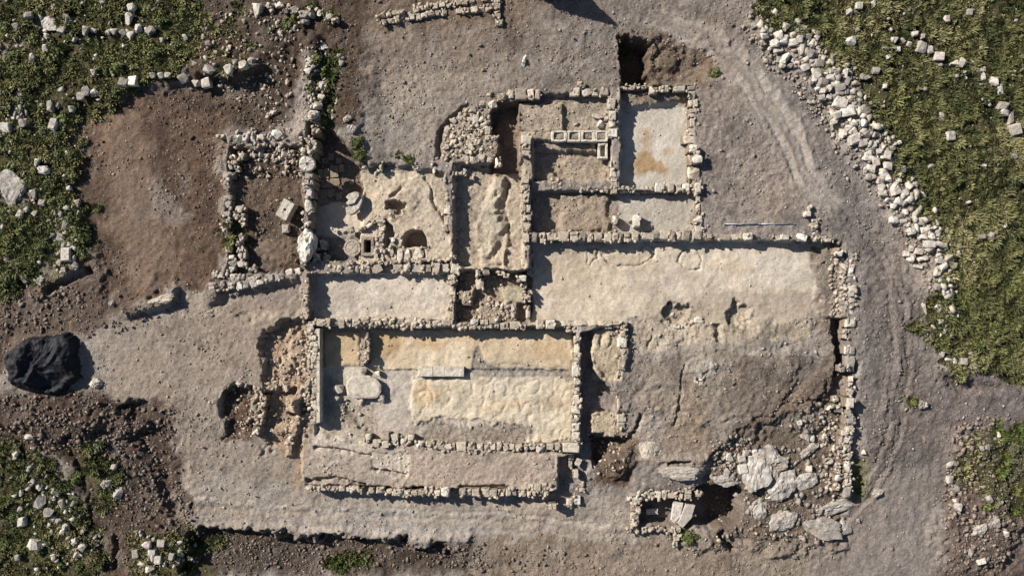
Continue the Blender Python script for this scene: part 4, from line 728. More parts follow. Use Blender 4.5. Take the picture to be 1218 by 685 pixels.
def lathe(prof, n=28, jit=.006):
    V, F = [], []
    for r_, z in prof:
        for k in range(n): a = 2 * math.pi * k / n; V.append((r_ * math.cos(a), r_ * math.sin(a), z))
    for i in range(len(prof) - 1):
        for k in range(n): k2 = (k + 1) % n; F.append((i * n + k, i * n + k2, (i + 1) * n + k2, (i + 1) * n + k))
    F.append(tuple((len(prof) - 1) * n + k for k in range(n)))
    return rough_up(V, jit), F
M_TROUGH = stone_material('trough_limestone', C(206, 194, 176), C(216, 205, 187), C(210, 198, 180), 5, .58)
M_BROWN = stone_material('brown_limestone', C(150, 130, 108), C(170, 148, 124), C(160, 140, 116))
# troughs
TL = ['rounded end trough farthest from the pier in the row of four hollowed stones', 'hollowed stone trough between the rounded end trough and the third hollow', 'hollowed stone trough second from the pier in the row of four', 'hollowed stone trough of the row that touches the pier wall']
for (x0, x1), (h0, h1), lb, ro in zip(((655, 675), (675, 690.5), (690.5, 708), (708, 723)), ((661, 673.4), (677, 688), (694, 705), (711, 721)), TL, (.35, 0, 0, 0)):
    k = S; V, F = ring_block((x1 - x0) * k * .985, 13.6 * k, .55, (h1 - h0) * k, 8.6 * k, .47, round_out=ro)
    V[:, 0] += 0; thing_mesh('stone_trough', V, F, M_TROUGH, (x0 + x1) / 2, 162.2, -.42, 0, lb, 'trough', 'hollowed stone troughs', ztop=.08)
V, F = ring_block(11.3 * S, 19 * S, .5, 6.4 * S, 13.6 * S, .36); thing_mesh('stone_trough', V, F, M_TROUGH, 717.2, 179.5, -.5, 0, 'separate long trough set crosswise below the row of four hollowed stones', 'trough', 'hollowed stone troughs', ztop=0)
# square well head
V, F = ring_block(15 * S, 23 * S, .3, 8.6 * S, 15.5 * S, .31); F = F[:-1]
thing_mesh('well_head', V, F, M_WALL, 437, 293, -.55, 0, 'square framed opening of a deep dark shaft beside the round slab', 'well', ztop=-.25)
V, F = lathe([(.5, 0), (.52, .16), (.49, .2), (.41, .2), (.39, .175), (.35, .175), (.33, .2), (.02, .21)], 30); thing_mesh('round_slab', V, F, M_WALL, 419, 295, -.5, 0, 'round flat slab with a carved ring beside the square opening', 'slab', ztop=-.3)
# perforated block and the brown block below it
V, F = ring_block(15 * S, 23 * S, .7, .17, .17, .3, oval_hole=True); thing_mesh('pierced_block', V, F, M_PALE, 340, 249, -.5, 30, 'tilted pale rectangular block with a small round hole in the sunken room', 'block', ztop=.2, tilt=(4, -4))
V, F = norm_unit(block_geo()[0]), None
o = put_stone(None, 339, 272, 10, 11, 0, -.15, .4, M_GREY, name='squared_block'); tag(o, 'small squared brown block lying under the pierced block', 'block')
# drum
V, F = lathe([(.44, 0), (.46, .3), (.43, .42), (.4, .45), (.1, .45), (.08, .36), (.01, .36)], 22, .012); thing_mesh('column_drum', V, F, M_PALE, 364, 194, .68, 0, 'weathered round column drum with a socket lying on the boulder wall', 'column drum', ztop=1.13, tilt=(6, 8))
# millstone fragments
o = slab('millstone_fragment', zp(zQ, [(273, 510), (282, 560), (310, 575), (350, 562), (395, 520), (422, 460), (428, 400), (412, 385), (385, 420), (355, 470), (300, 495)]), .02, .5, M_PALE, None, .06); tag(o, 'curved crescent shaped millstone fragment on the paved yard floor', 'millstone')
o = slab('millstone_fragment', zp(zQ, [(275, 415), (300, 385), (360, 365), (392, 372), (398, 405), (375, 435), (355, 470), (295, 488), (275, 470), (300, 440)]), .15, .5, M_PALE, None, .06); tag(o, 'broken angular millstone piece resting against the crescent fragment', 'millstone')
# paving slabs of the yard
cf = [o for n_, o in region_objs if n_ == 'courtyard_floor'][0]
for pts in ([(20, 165), (68, 165), (68, 245), (20, 245)], [(74, 155), (122, 155), (122, 250), (74, 248)], [(130, 130), (205, 130), (205, 235), (135, 238)], [(210, 120), (262, 125), (258, 185), (210, 190)], [(140, 252), (215, 245), (225, 290), (190, 318), (145, 300)], [(100, 265), (135, 270), (150, 330), (110, 335)], [(60, 280), (95, 275), (105, 340), (55, 335)], [(20, 345), (100, 345), (100, 410), (40, 420), (18, 390)], [(108, 340), (170, 345), (172, 395), (135, 418), (105, 395)], [(178, 375), (235, 370), (240, 430), (195, 450), (178, 410)], [(60, 420), (105, 415), (110, 455), (70, 460)], [(20, 450), (65, 450), (65, 495), (25, 500)], [(50, 60), (105, 55), (110, 105), (60, 110)], [(110, 20), (170, 15), (170, 75), (115, 80)], [(15, 5), (60, 5), (60, 45), (15, 45)], [(180, 60), (235, 55), (240, 110), (185, 112)], [(305, 250), (345, 250), (350, 300), (310, 300)], [(480, 500), (560, 480), (580, 540), (570, 590), (500, 640), (470, 560)]):
    slab('paving_slab', zp(zQ, [(x + random.uniform(-4, 4), y + random.uniform(-4, 4)) for x, y in pts]), FL_PAV + .1 + random.uniform(-.015, .025), .16, M_BROWN, cf, .06)
for pts in ([(1010, 180), (1060, 185), (1065, 240), (1015, 240)], [(1040, 30), (1110, 25), (1115, 100), (1045, 105)], [(1120, 20), (1205, 20), (1205, 90), (1125, 95)], [(1020, 120), (1090, 115), (1090, 190), (1025, 195)], [(1095, 115), (1165, 110), (1165, 180), (1100, 190)], [(1020, 205), (1100, 195), (1110, 240), (1040, 270), (1015, 240)], [(1020, 570), (1085, 575), (1080, 640), (1010, 640)]):
    slab('paving_slab', zp(zP, [(x + random.uniform(-4, 4), y + random.uniform(-4, 4)) for x, y in pts]), FL_PAV + .1 + random.uniform(-.015, .025), .16, M_BROWN, cf, .06)
# oval platform
e = bpy.data.objects.new('oval_platform', None); col.objects.link(e); x, y = PZ(432, 461, -.45); e.location = (x, y, -.9); tag(e, 'low oval plastered platform on small stone supports in the audience hall', 'platform')
pl = slab('plaster_top', [(411, 460), (412, 453), (418, 448), (428, 446), (440, 447), (448, 451), (453, 458), (453, 466), (449, 473), (440, 474), (430, 474), (420, 474), (413, 470)], -.42, .22, M_PLAST, e, .12)
slab('base', [(414, 460), (415, 454), (420, 450), (428, 448), (439, 449), (446, 452), (450, 459), (450, 466), (446, 471), (438, 472), (428, 472), (418, 471)], -.6, .32, M_CORE, e, .02)
for (a, b_, c_, d_) in ((395, 457, 408, 470), (426, 471, 433, 479), (449, 469, 457, 479), (396, 470, 404, 478)): put_stone(e, (a + c_) / 2, (b_ + d_) / 2, c_ - a, d_ - b_, 0, -.5, .4, M_PLAST, True)
o = put_stone(None, 448.5, 444, 8, 7, 0, -.5, .35, M_PALE, True, 'stone_ball'); tag(o, 'small round white stone beside the tip of the partition wall', 'stone')
o = put_stone(None, 432, 443, 9, 10, 0, -.55, .35, M_GREY, True, 'loose_stone'); tag(o, 'dark grey lump at the foot of the partition wall', 'stone')
for a_, b_ in PLF: slab('plaster_facing', [(376.6, a_), (380, a_), (380.4, b_), (376.4, b_)], .1 + random.uniform(-.03, .03), .95, M_PLAST, e15, .03)
# bench
e = bpy.data.objects.new('stone_bench', None); col.objects.link(e); x, y = PZ(525, 441, -.5); e.location = (x, y, -.9); tag(e, 'straight bench of three smooth white slabs in the audience hall', 'bench')
for a, b_ in ((85, 169), (171, 239), (241, 350)): slab('slab', zp(zH, [(a, 462), (b_, 464 + (a > 200) * 4), (b_, 524), (a, 522)]), -.48, .42, M_PLAST, e, .03)
# cell slabs
o = slab('flat_slab', zp(zK, [(222, 482), (286, 478), (288, 508), (224, 512)]), -1.75, .3, M_PALE, None, .05); tag(o, 'small white oblong slab on the floor of the deep lined cell', 'slab')
for pts, lb, z in (([(358, 540), (372, 440), (425, 448), (410, 520), (375, 560)], 'narrow grey slab leaning across the deep lined cell', -1.15), ([(395, 560), (420, 500), (440, 450), (490, 462), (470, 530), (420, 585)], 'broad grey slab leaning against the narrow slab in the lined cell', -1.05)):
    o = slab('leaning_slab', zp(zK, pts), z, .3, M_GREY, None, .08); tag(o, lb, 'slab')
# survey pole
e = bpy.data.objects.new('survey_pole', None); col.objects.link(e); x, y = PZ(903.5, 266.5, .1); z = max(float(hgt(np.float64(x + d), np.float64(y))) for d in (-2, -1, 0, 1, 2)) + .03
e.location = (x, y, z); tag(e, 'long thin light grey survey pole lying on the dirt', 'survey pole')
M_POLE, t_, p_ = mat_new('grey_aluminium'); p_.inputs['Base Color'].default_value = (*C(196, 202, 214), 1); p_.inputs['Roughness'].default_value = .45; p_.inputs['Metallic'].default_value = .3
n_ = noise_node(t_, N(t_, 'ShaderNodeTexCoord').outputs['Object'], 6); rr = ramp(t_, n_.outputs[0], C(140, 146, 158), C(172, 178, 190)); t_.links.new(rr.outputs[0], p_.inputs['Base Color'])
def tube(name, x0, x1, r_, parent):
    V, F = lathe([(r_, x0), (r_, x1)], 10, 0); V = V[:, [2, 0, 1]]; F.append(tuple(range(10))[::-1]); return link(name, new_mesh(name, V, F, M_POLE, True), parent)
tube('lower_tube', -2.06, .0, .034, e); tube('upper_tube', 0.01, 2.06, .028, e); tube('collar', -.05, .05, .042, e); tube('end_cap', -2.1, -2.05, .05, e); tube('end_cap', 2.05, 2.1, .045, e)
# black tarpaulin over a heap
TP = [(8, 418), (21, 414), (29, 404), (43, 400), (64, 399), (77, 395), (88, 398), (92, 409), (92, 422), (94, 449), (84, 457), (69, 470), (53, 470), (40, 466), (21, 463.5), (14.5, 460), (11, 454), (9, 433)]
def tarp():
    W = [PZ(x_, y_, .1) for x_, y_ in TP]; cx_, cy_ = PZ(50, 433, .6); NA, NR = 150, 46; V, F = [], []
    ang = sorted((math.atan2(b_ - cy_, a - cx_), math.hypot(a - cx_, b_ - cy_)) for a, b_ in W); A = [a for a, _ in ang]; D = [d for _, d in ang]
    A3 = [A[-1] - 2 * math.pi] + A + [A[0] + 2 * math.pi]; D3 = [D[-1]] + D + [D[0]]
    th = np.linspace(-math.pi, math.pi, NA, endpoint=False); dist = np.interp(th, A3, D3)
    def cast(t):
        c_, s_ = math.cos(t), math.sin(t); best = 9.
        for (x0, y0), (x1, y1) in zip(W, W[1:] + W[:1]):
            ex, ey = x1 - x0, y1 - y0; den = c_ * ey - s_ * ex
            if abs(den) < 1e-9: continue
            k = ((x0 - cx_) * ey - (y0 - cy_) * ex) / den; q = ((x0 - cx_) * s_ - (y0 - cy_) * c_) / den
            if k > 0 and -1e-6 <= q <= 1 + 1e-6: best = min(best, k)
        return best
    dist = np.array([cast(t) for t in th]) * (1 + .03 * np.sin(th * 17) * np.sin(th * 5) + .02 * np.sin(th * 41))
    rr_ = np.linspace(0.02, 1, NR) ** .9; TH, RR = np.meshgrid(th, rr_); X = cx_ + np.cos(TH) * dist * RR; Y = cy_ + np.sin(TH) * dist * RR
    prof = .34 * sstep((1 - RR) / .12) + .03 * (1 - RR)
    lump = .38 * fbm(X, Y, 1.4, 2, 6.6)
    wx_ = .35 * fbm(X, Y, 1.2, 2, 3); u = X * .45 + Y * .89; v_ = X * .89 - Y * .45 + wx_
    fold = 1 - np.abs(2.2 * vnoise(v_ / .75 + 90.1, u / 1.3 + 3.1)); fold2 = 1 - np.abs(2.2 * vnoise((X * .5 + Y * .87 + wx_) / .5 + 33.3, (X - Y * .4) / 2.0)); crease = 1 - np.abs(2.4 * vnoise(v_ / .23 + 5.5, u / 1.3 + 7.7))
    ang_f = .07 * np.sin(TH * 19 + 3 * fbm(X, Y, .9, 2, 1.0)) * RR ** 2
    Zc = np.vectorize(lambda a, b_: float(hgt(np.float64(a), np.float64(b_))))(X, Y)
    Z = Zc + .03 + prof + lump * sstep((1 - RR) / .3) + (.22 * np.clip(fold, 0, 1) ** 2 + .13 * np.clip(fold2, 0, 1) ** 2 + .05 * np.clip(crease, 0, 1) ** 2) * sstep((1.02 - RR) / .2) + np.abs(ang_f) * .8
    V = np.stack([X - cx_, Y - cy_, Z], -1).reshape(-1, 3); F = []
    for i in range(NR - 1):
        for k in range(NA): k2 = (k + 1) % NA; F.append((i * NA + k, (i + 1) * NA + k, (i + 1) * NA + k2, i * NA + k2))
    F.append(tuple(range(NA)))
    m, t, p = mat_new('black_plastic_sheet'); tc = N(t, 'ShaderNodeTexCoord'); n1 = noise_node(t, tc.outputs['Object'], 3.0, 5, .6)
    t.links.new(ramp(t, n1.outputs[0], (.006, .006, .008), (.016, .016, .02)).outputs[0], p.inputs['Base Color']); p.inputs['Roughness'].default_value = .7; p.inputs['Specular IOR Level'].default_value = .2
    b_ = N(t, 'ShaderNodeBump'); b_.inputs['Distance'].default_value = .03; b_.inputs['Strength'].default_value = .3; n2 = noise_node(t, tc.outputs['Object'], 5.0, 4, .6); t.links.new(n2.outputs[0], b_.inputs['Height']); t.links.new(b_.outputs[0], p.inputs['Normal'])
    o = link('tarpaulin', new_mesh('tarpaulin', V, F, m, True), None, (cx_, cy_, 0)); tag(o, 'crumpled black plastic tarpaulin thrown over a heap of soil', 'tarpaulin')
tarp()

# ------------------------------------------------------------------ natural rock
def outcrop_geo(seed, n=4):
    """jagged rock: facets cut by random planes, cracked along the facet edges, weathered by noise"""
    bm = bmesh.new(); bmesh.ops.create_icosphere(bm, subdivisions=n, radius=1.0); D = np.array([v.co[:] for v in bm.verts]); F = [tuple(v.index for v in f.verts) for f in bm.faces]; bm.free()
    r = np.random.default_rng(int(seed * 1000)); nk = 26; nn = r.normal(size=(nk, 3)); nn /= np.linalg.norm(nn, axis=1)[:, None]; hh = r.uniform(.55, 1.0, nk)
    dots = D @ nn.T; rad = np.where(dots > .12, hh[None] / np.maximum(dots, .12), 9.0); srt = np.sort(rad, 1); rr = np.minimum(srt[:, 0], 1.35)
    crack = np.clip(1 - (srt[:, 1] - srt[:, 0]) / .07, 0, 1) * (r.random() * .05 + .06)
    a = D[:, 0] * 2.2 + D[:, 2] * 1.1 + seed; b_ = D[:, 1] * 2.2 - D[:, 2] * .9
    rr = rr * (1 + .34 * fbm(a, b_, 1.3, 3, seed) + .09 * fbm(a, b_, .35, 3, seed + 9)) - crack * 1.5
    V = D * rr[:, None]; k = V[:, 2] > 0; V[k, 2] *= .8 + .35 * fbm(a, b_, .5, 3, seed + 3)[k]
    return norm_unit(V), F
def outcrop(px, py, wpx, hpx, ang, hgt_, label, mat=None, sink=.46, cat='rock', group=None):
    x, y, z = ground_at(px, py); x, y = PZ(px, py, z + hgt_ * (1 - sink)); f = S
    V, F = outcrop_geo(random.uniform(0, 50)); V = V * np.array([wpx * f, hpx * f, hgt_]); V[:, 2] += hgt_ * (.5 - sink)
    o = link('bedrock_outcrop', new_mesh('bedrock_outcrop', V, F, mat or M_GREY), None, (x, y, z), (0, 0, R(-ang))); return tag(o, label, cat, group)
M_ROCK = stone_material('white_bedrock', C(172, 164, 154), C(200, 192, 182), C(186, 178, 168), 2.5, .42)
for a in ((903, 562, 36, 54, 10, .8, 'tall left lobe of the white bedrock mass above the dark pit'), (921, 553, 38, 52, -10, .9, 'ragged upper lobe of the white bedrock mass above the dark pit'), (929, 576, 42, 44, 20, .8, 'rounded lower lobe of the white bedrock mass'), (961, 573, 35, 23, -12, .6, 'flat pale slab of rock beside the white bedrock mass'), (964, 536, 28, 11, -35, .5, 'narrow tilted rock above the flat pale slab'), (962, 516, 13, 17, 25, .4, 'small upright tilted rock near the double row of stones'), (990, 606, 54, 18, -14, .7, 'long ledge of white rock overhanging a dark cleft'), (980, 629, 50, 28, 8, .6, 'broken lower ledge of white rock under the dark cleft'), (1005, 628, 22, 24, 20, .5, 'jagged rock at the end of the lower ledge'), (934, 621, 38, 27, 0, .6, 'rough grey bedrock knob below the white mass'), (905, 607, 24, 26, 40, .5, 'small bedrock hump on the lip of the dark pit'), (866, 573, 42, 15, 5, .6, 'whitish rock lip hanging over the dark pit')):
    outcrop(*a, mat=M_ROCK)
outcrop(362.7, 291, 23, 42, 8, 1.0, 'long pale weathered boulder standing on the wall beside the paved yard', M_PALE, .2)
outcrop(772, 538, 28, 28, 20, .45, 'flat tan rock slab on the brink of the brown soil hole', M_WALL); outcrop(809, 564, 52, 17, 3, .45, 'pale crumbling rock band above the lined cell', M_GREY)
outcrop(11, 224, 36, 42, 15, .5, 'large pale bedrock patch among the bushes', M_ROCK); outcrop(17, 320, 42, 18, 35, .4, 'long pale rock streak at the end of the bushes', M_ROCK); outcrop(45, 333, 16, 13, 30, .4, 'smaller pale rock beside the long rock streak', M_ROCK); outcrop(58, 27, 21, 19, 20, .35, 'flat pinkish bedrock patch in the bushy grass', M_GREY); outcrop(70, 280, 14, 26, -20, .3, 'slanting grey rock strip between bushes', M_GREY)
outcrop(76, 22, 13, 18, -25, .5, 'bright upright rock next to the flat pinkish patch', M_ROCK)
outcrop(1047, 588, 16, 14, 0, .6, 'lone white rock beside the end of the boundary wall', M_ROCK); outcrop(1101, 482, 13, 12, 0, .6, 'lone white stone in a tuft of grass on the bare track', M_ROCK); outcrop(1167, 632, 22, 15, -10, .5, 'grey rock half buried in the brown spoil heap', M_GREY); outcrop(1184, 622, 15, 17, 0, .5, 'rounded pinkish rock on top of the brown spoil heap', M_GREY); outcrop(1133, 553, 15, 9, -10, .4, 'flat pale rock at the edge of the spoil heap', M_ROCK)
outcrop(112, 456, 15, 14, 0, .5, 'grey stone at the corner of the black tarpaulin', M_GREY); outcrop(124, 575, 13, 15, 10, .5, 'white block where the narrow grass strip ends', M_ROCK); outcrop(115, 527, 10, 15, 5, .4, 'pale oblong stone at the head of the narrow grass strip', M_ROCK)
outcrop(412.5, 140.5, 12, 10, 0, .5, 'bright white squared stone on the weedy ridge', M_PALE); outcrop(418, 153, 12, 10, 0, .4, 'grey stone below the bright white squared stone', M_GREY); outcrop(624, 72, 6, 18, 8, .5, 'thin upright rock splinter in the grey dirt', M_PALE); outcrop(190, 357, 34, 12, -12, .35, 'crumbling ochre rock ledge in the bare western dirt', M_WALL); outcrop(131, 360, 9, 8, 0, .4, 'small pale stone in the dark western soil', M_ROCK)

# loose boulders: pixel boxes (cx, cy, w, h) read from enlargements
zE5 = (880, 20, 6.228); zE6 = (980, 120, 6.228); zE7 = (1030, 220, 6.228); zF0 = (908, 0, 3.913); zL0 = (0, 0, 3.913); zL1 = (0, 170, 3.913); zL2 = (0, 510, 3.913); zR2 = (1000, 510, 3.913); z03 = (0, 340, 3.913)
BANK = 'pale boulder tipped into the long rubble bank between track and field'; FIELD = 'grey field stone scattered in the open grass beyond the rubble bank'
NWB = 'weathered pale stone half hidden in the bushy grass'; SWB = 'pale old stone lying in the grass below the tarpaulin'; SEB = 'broken old stone at the foot of the spoil heap'; PITB = 'loose pale stone beside the white bedrock mass'
BL = []
def bl(Z, label, group, items, zx=0.0):
    for (x, y, w_, h_) in items: px, py = zoomc(Z, x, y); BL.append((px, py, w_ / Z[2], h_ / Z[2], label, group, zx))
bl(zE5, BANK, 'boulders of the rubble bank', [(435, 40, 60, 60), (475, 90, 55, 55), (430, 105, 40, 40), (455, 160, 60, 55), (515, 145, 60, 60), (585, 160, 65, 60), (190, 95, 55, 45), (200, 135, 80, 40), (240, 100, 40, 40), (290, 130, 70, 70), (335, 165, 55, 60), (395, 185, 65, 55), (270, 190, 70, 60), (290, 240, 60, 35), (480, 230, 60, 90), (540, 200, 60, 50), (540, 265, 65, 65), (350, 300, 65, 65), (300, 310, 40, 50), (325, 355, 50, 45), (375, 360, 55, 35), (545, 320, 50, 40), (600, 340, 55, 50), (630, 300, 40, 35), (500, 370, 70, 50), (590, 410, 80, 90), (570, 455, 50, 50), (680, 400, 40, 50), (685, 445, 55, 50), (620, 480, 80, 70), (535, 480, 40, 35), (725, 410, 45, 45), (790, 420, 55, 70), (800, 470, 80, 60), (670, 525, 50, 50), (755, 520, 75, 45), (800, 550, 40, 40), (580, 535, 40, 35), (620, 545, 40, 40), (835, 560, 40, 40), (720, 590, 50, 50), (750, 560, 60, 40), (755, 635, 90, 70), (620, 595, 55, 50), (840, 595, 55, 30), (665, 595, 35, 25), (820, 670, 140, 40), (345, 70, 60, 60), (225, 240, 30, 40), (110, 55, 50, 45)], .1)
bl(zE6, BANK, 'boulders of the rubble bank', [(185, 70, 100, 70), (230, 165, 55, 50), (235, 220, 60, 50), (240, 280, 90, 70), (325, 245, 60, 55), (190, 200, 40, 40), (110, 100, 60, 50), (90, 150, 60, 50), (375, 325, 40, 50), (350, 358, 70, 30), (420, 370, 45, 40), (340, 390, 50, 35), (480, 400, 50, 60), (520, 345, 35, 35), (565, 315, 38, 50), (555, 395, 35, 40), (345, 420, 110, 40), (400, 450, 65, 60), (365, 500, 60, 60), (315, 510, 35, 40), (345, 560, 50, 50), (490, 480, 60, 70), (600, 498, 55, 60), (455, 540, 50, 45), (495, 570, 60, 55), (435, 590, 70, 45), (440, 640, 60, 55), (545, 630, 60, 60), (680, 628, 52, 62), (560, 590, 40, 30), (380, 555, 30, 40), (530, 430, 30, 50), (300, 165, 50, 60), (300, 310, 60, 50), (150, 240, 50, 60)], .1)
bl(zE7, BANK, 'boulders of the rubble bank', [(140, 60, 60, 50), (230, 40, 70, 60), (305, 50, 60, 60), (170, 110, 50, 30), (255, 120, 60, 50), (320, 105, 50, 55), (215, 155, 50, 40), (290, 140, 40, 40), (215, 260, 60, 45), (290, 270, 60, 40), (305, 200, 40, 40), (330, 295, 40, 40), (350, 340, 50, 50), (435, 290, 40, 40), (410, 270, 60, 30), (430, 335, 40, 45), (435, 380, 55, 35), (500, 380, 50, 50), (540, 355, 55, 50), (605, 335, 35, 40), (490, 440, 130, 55), (560, 440, 90, 40), (600, 445, 25, 40), (345, 540, 55, 70), (350, 470, 40, 40), (400, 490, 50, 40), (410, 550, 40, 30), (390, 605, 60, 25), (450, 545, 40, 40), (685, 505, 45, 45), (700, 450, 30, 40), (570, 560, 90, 45), (630, 555, 45, 50), (585, 610, 50, 70), (620, 390, 40, 50), (305, 510, 40, 40)], .06)
bl(zM, BANK, 'boulders of the rubble bank', [(755, 105, 20, 60), (848, 210, 20, 30), (835, 320, 30, 30), (940, 355, 35, 35), (985, 375, 45, 35), (895, 350, 20, 30), (970, 320, 30, 30), (865, 345, 40, 20), (830, 165, 25, 30), (820, 5, 35, 30), (850, 30, 25, 40)])
bl(zF0, FIELD, 'stones scattered in the field', [(405, 50, 35, 30), (450, 25, 35, 30), (415, 190, 50, 45), (440, 140, 25, 25), (615, 185, 35, 30), (630, 225, 35, 25), (655, 185, 25, 25), (745, 215, 50, 50), (825, 260, 45, 40), (710, 155, 30, 25), (750, 165, 25, 25), (965, 55, 25, 30), (860, 90, 30, 40), (895, 290, 40, 30), (935, 290, 35, 40), (1010, 325, 55, 25), (1030, 355, 25, 40), (1085, 375, 40, 40), (1105, 415, 25, 50), (1125, 490, 45, 35), (1130, 520, 40, 30), (1160, 545, 30, 60), (1180, 600, 50, 50), (530, 325, 35, 35), (480, 355, 50, 30), (570, 400, 20, 20), (880, 630, 40, 40), (635, 665, 25, 25), (835, 540, 25, 40), (570, 225, 40, 20), (585, 265, 25, 20), (685, 205, 25, 25), (480, 505, 50, 45), (515, 15, 25, 30), (780, 230, 30, 40)], .08)
bl(zE7, FIELD, 'stones scattered in the field', [(875, 380, 65, 45), (942, 382, 45, 65), (1050, 300, 35, 40)], .08); bl((908, 170, 3.913), FIELD, 'stones scattered in the field', [(785, 110, 30, 25), (1175, 60, 30, 25), (1033, 105, 25, 20), (960, 275, 30, 15)], .08)
bl(zL0, NWB, 'stones in the bushy grass', [(125, 68, 40, 30), (598, 85, 40, 60), (605, 30, 40, 40), (695, 138, 50, 35), (390, 140, 35, 45), (565, 150, 30, 30), (600, 165, 35, 40), (500, 150, 25, 25), (525, 145, 35, 30), (430, 140, 30, 20), (640, 130, 30, 40), (860, 170, 30, 30), (945, 170, 25, 25), (965, 200, 30, 30), (140, 270, 30, 45), (205, 225, 35, 40), (210, 170, 25, 30), (280, 135, 35, 35), (570, 382, 45, 38), (613, 375, 45, 40), (705, 348, 32, 28), (742, 348, 30, 28), (778, 346, 28, 32), (430, 335, 30, 35), (395, 420, 35, 45), (430, 430, 40, 40), (228, 495, 30, 60), (240, 580, 40, 60), (370, 445, 35, 40), (325, 505, 30, 30), (750, 185, 25, 25), (575, 210, 20, 20), (70, 120, 30, 40), (20, 590, 50, 45), (100, 570, 40, 40)], .1)
RDG = 'rounded old stone on the low ridge above the brown cleared soil'
bl(zL0, RDG, 'stones on the low ridge', [(970, 320, 50, 45), (1055, 320, 40, 50), (912, 380, 35, 40), (955, 382, 40, 40), (845, 360, 50, 45), (1125, 300, 40, 40), (1165, 285, 40, 40), (1090, 285, 25, 25), (900, 300, 30, 30), (1195, 40, 40, 60)], .08)
bl(zL1, NWB, 'stones in the bushy grass', [(150, 235, 35, 45), (195, 125, 60, 40), (165, 90, 25, 40), (85, 330, 30, 40), (190, 275, 40, 35), (345, 570, 28, 30), (270, 560, 25, 35), (300, 520, 40, 60), (155, 330, 30, 30), (355, 280, 30, 40), (315, 210, 25, 25), (290, 590, 25, 25), (300, 380, 25, 40)], .08)
bl(zL2, SWB, 'stones in the grass below the tarpaulin', [(180, 345, 45, 60), (220, 390, 45, 45), (85, 380, 30, 30), (95, 435, 35, 40), (150, 545, 60, 50), (285, 355, 25, 50), (235, 480, 20, 25), (285, 485, 30, 30), (340, 525, 35, 30), (375, 555, 40, 35), (270, 430, 35, 25), (525, 180, 28, 28), (545, 300, 35, 50), (675, 545, 40, 35), (710, 600, 35, 40), (745, 535, 35, 30), (793, 597, 28, 32), (825, 612, 32, 28), (690, 655, 45, 35), (730, 615, 35, 35), (700, 580, 40, 30), (625, 585, 30, 35), (95, 300, 20, 30), (150, 245, 25, 30), (175, 270, 25, 30), (65, 120, 35, 35), (130, 40, 40, 25), (240, 600, 30, 40), (75, 600, 20, 25), (300, 460, 30, 30), (350, 590, 30, 30)], .06)
bl(zR2, SEB, 'stones at the foot of the spoil heap', [(110, 110, 25, 25), (515, 240, 30, 35), (545, 280, 40, 30), (555, 370, 40, 40), (530, 300, 25, 25), (545, 340, 30, 30), (700, 330, 30, 40), (745, 345, 30, 30), (780, 490, 30, 30), (610, 580, 25, 40), (660, 620, 40, 25), (665, 90, 25, 25), (690, 85, 25, 30), (745, 30, 25, 30)])
bl(zL, PITB, 'loose stones by the bedrock mass', [(95, 335, 30, 40), (160, 320, 40, 40), (105, 270, 40, 40), (155, 275, 35, 30), (175, 250, 30, 25), (180, 345, 25, 25), (275, 435, 35, 25), (210, 245, 25, 20), (455, 185, 25, 30), (445, 315, 25, 25), (405, 120, 25, 25), (655, 540, 18, 20)])
PIER = 'small loose stone lying next to the pale pier wall'; bl(zA, PIER, 'loose stones by the pier', [(492, 235, 65, 26), (510, 278, 42, 44)], .1)
SIZES = sorted(q[2] * q[3] for q in BL)
def boulder_label(lb, m, isr, area, px, py):
    a = 'large' if area > 110 else 'middling' if area > 62 else 'small'; c = 'cream' if m is M_PALE else 'grey'; s_ = 'rough' if isr else 'squared'
    side = ''
    if lb is BANK:
        d = bank_side(px, py); side = ' on the track side of' if d < -7 else ' on the grass side of' if d > 7 else ' along the crest of'
        return '%s %s %s boulder%s the long rubble bank' % (a, s_, c, side)
    return '%s %s %s %s' % (a, s_, c, lb.split(' ', 2)[2] if lb.startswith(('pale', 'grey', 'weathered', 'broken', 'rounded', 'loose', 'small')) and not lb.startswith('weathered pale') else lb.replace('weathered pale ', ''))  # look first, then where it lies
BKL = [(900, 5), (945, 48), (992, 98), (1030, 155), (1064, 212), (1094, 255), (1122, 300), (1128, 345), (1120, 420)]
def bank_side(px, py):
    best = (1e9, 0)
    for (x0, y0), (x1, y1) in zip(BKL[:-1], BKL[1:]):
        ex, ey = x1 - x0, y1 - y0; t = min(1, max(0, ((px - x0) * ex + (py - y0) * ey) / (ex * ex + ey * ey))); d = math.hypot(px - x0 - t * ex, py - y0 - t * ey)
        if d < best[0]: best = (d, -(ex * (py - y0) - ey * (px - x0)))
    return math.copysign(best[0], best[1])
BL.sort(key=lambda q: -q[2] * q[3])
for i, (px, py, wp, hp, lb, gp, zx) in enumerate(BL[:298]):
    x, y, z = ground_at(px, py); th = .72 * min(wp, hp) * S + .08; zt = z + th * .72 + zx * random.uniform(.3, 1)
    m = M_PALE if random.random() < (.3 if grid_lookup(GRASS, np.array([x]), np.array([y]))[0] < .3 else .12) else M_GREY; isr = random.random() < .75
    if grid_lookup(GRASS, np.array([x]), np.array([y]))[0] > .4: zt += .03; wp *= .95; hp *= .95
    o = put_stone(None, px, py, wp * (1.14 if zx else 1.06), hp * (1.14 if zx else 1.06), random.uniform(-20, 20), zt, th, m, isr, 'boulder', 9); tag(o, boulder_label(lb, m, isr, wp * hp, px, py), 'boulder', gp)
REST = BL[298:]

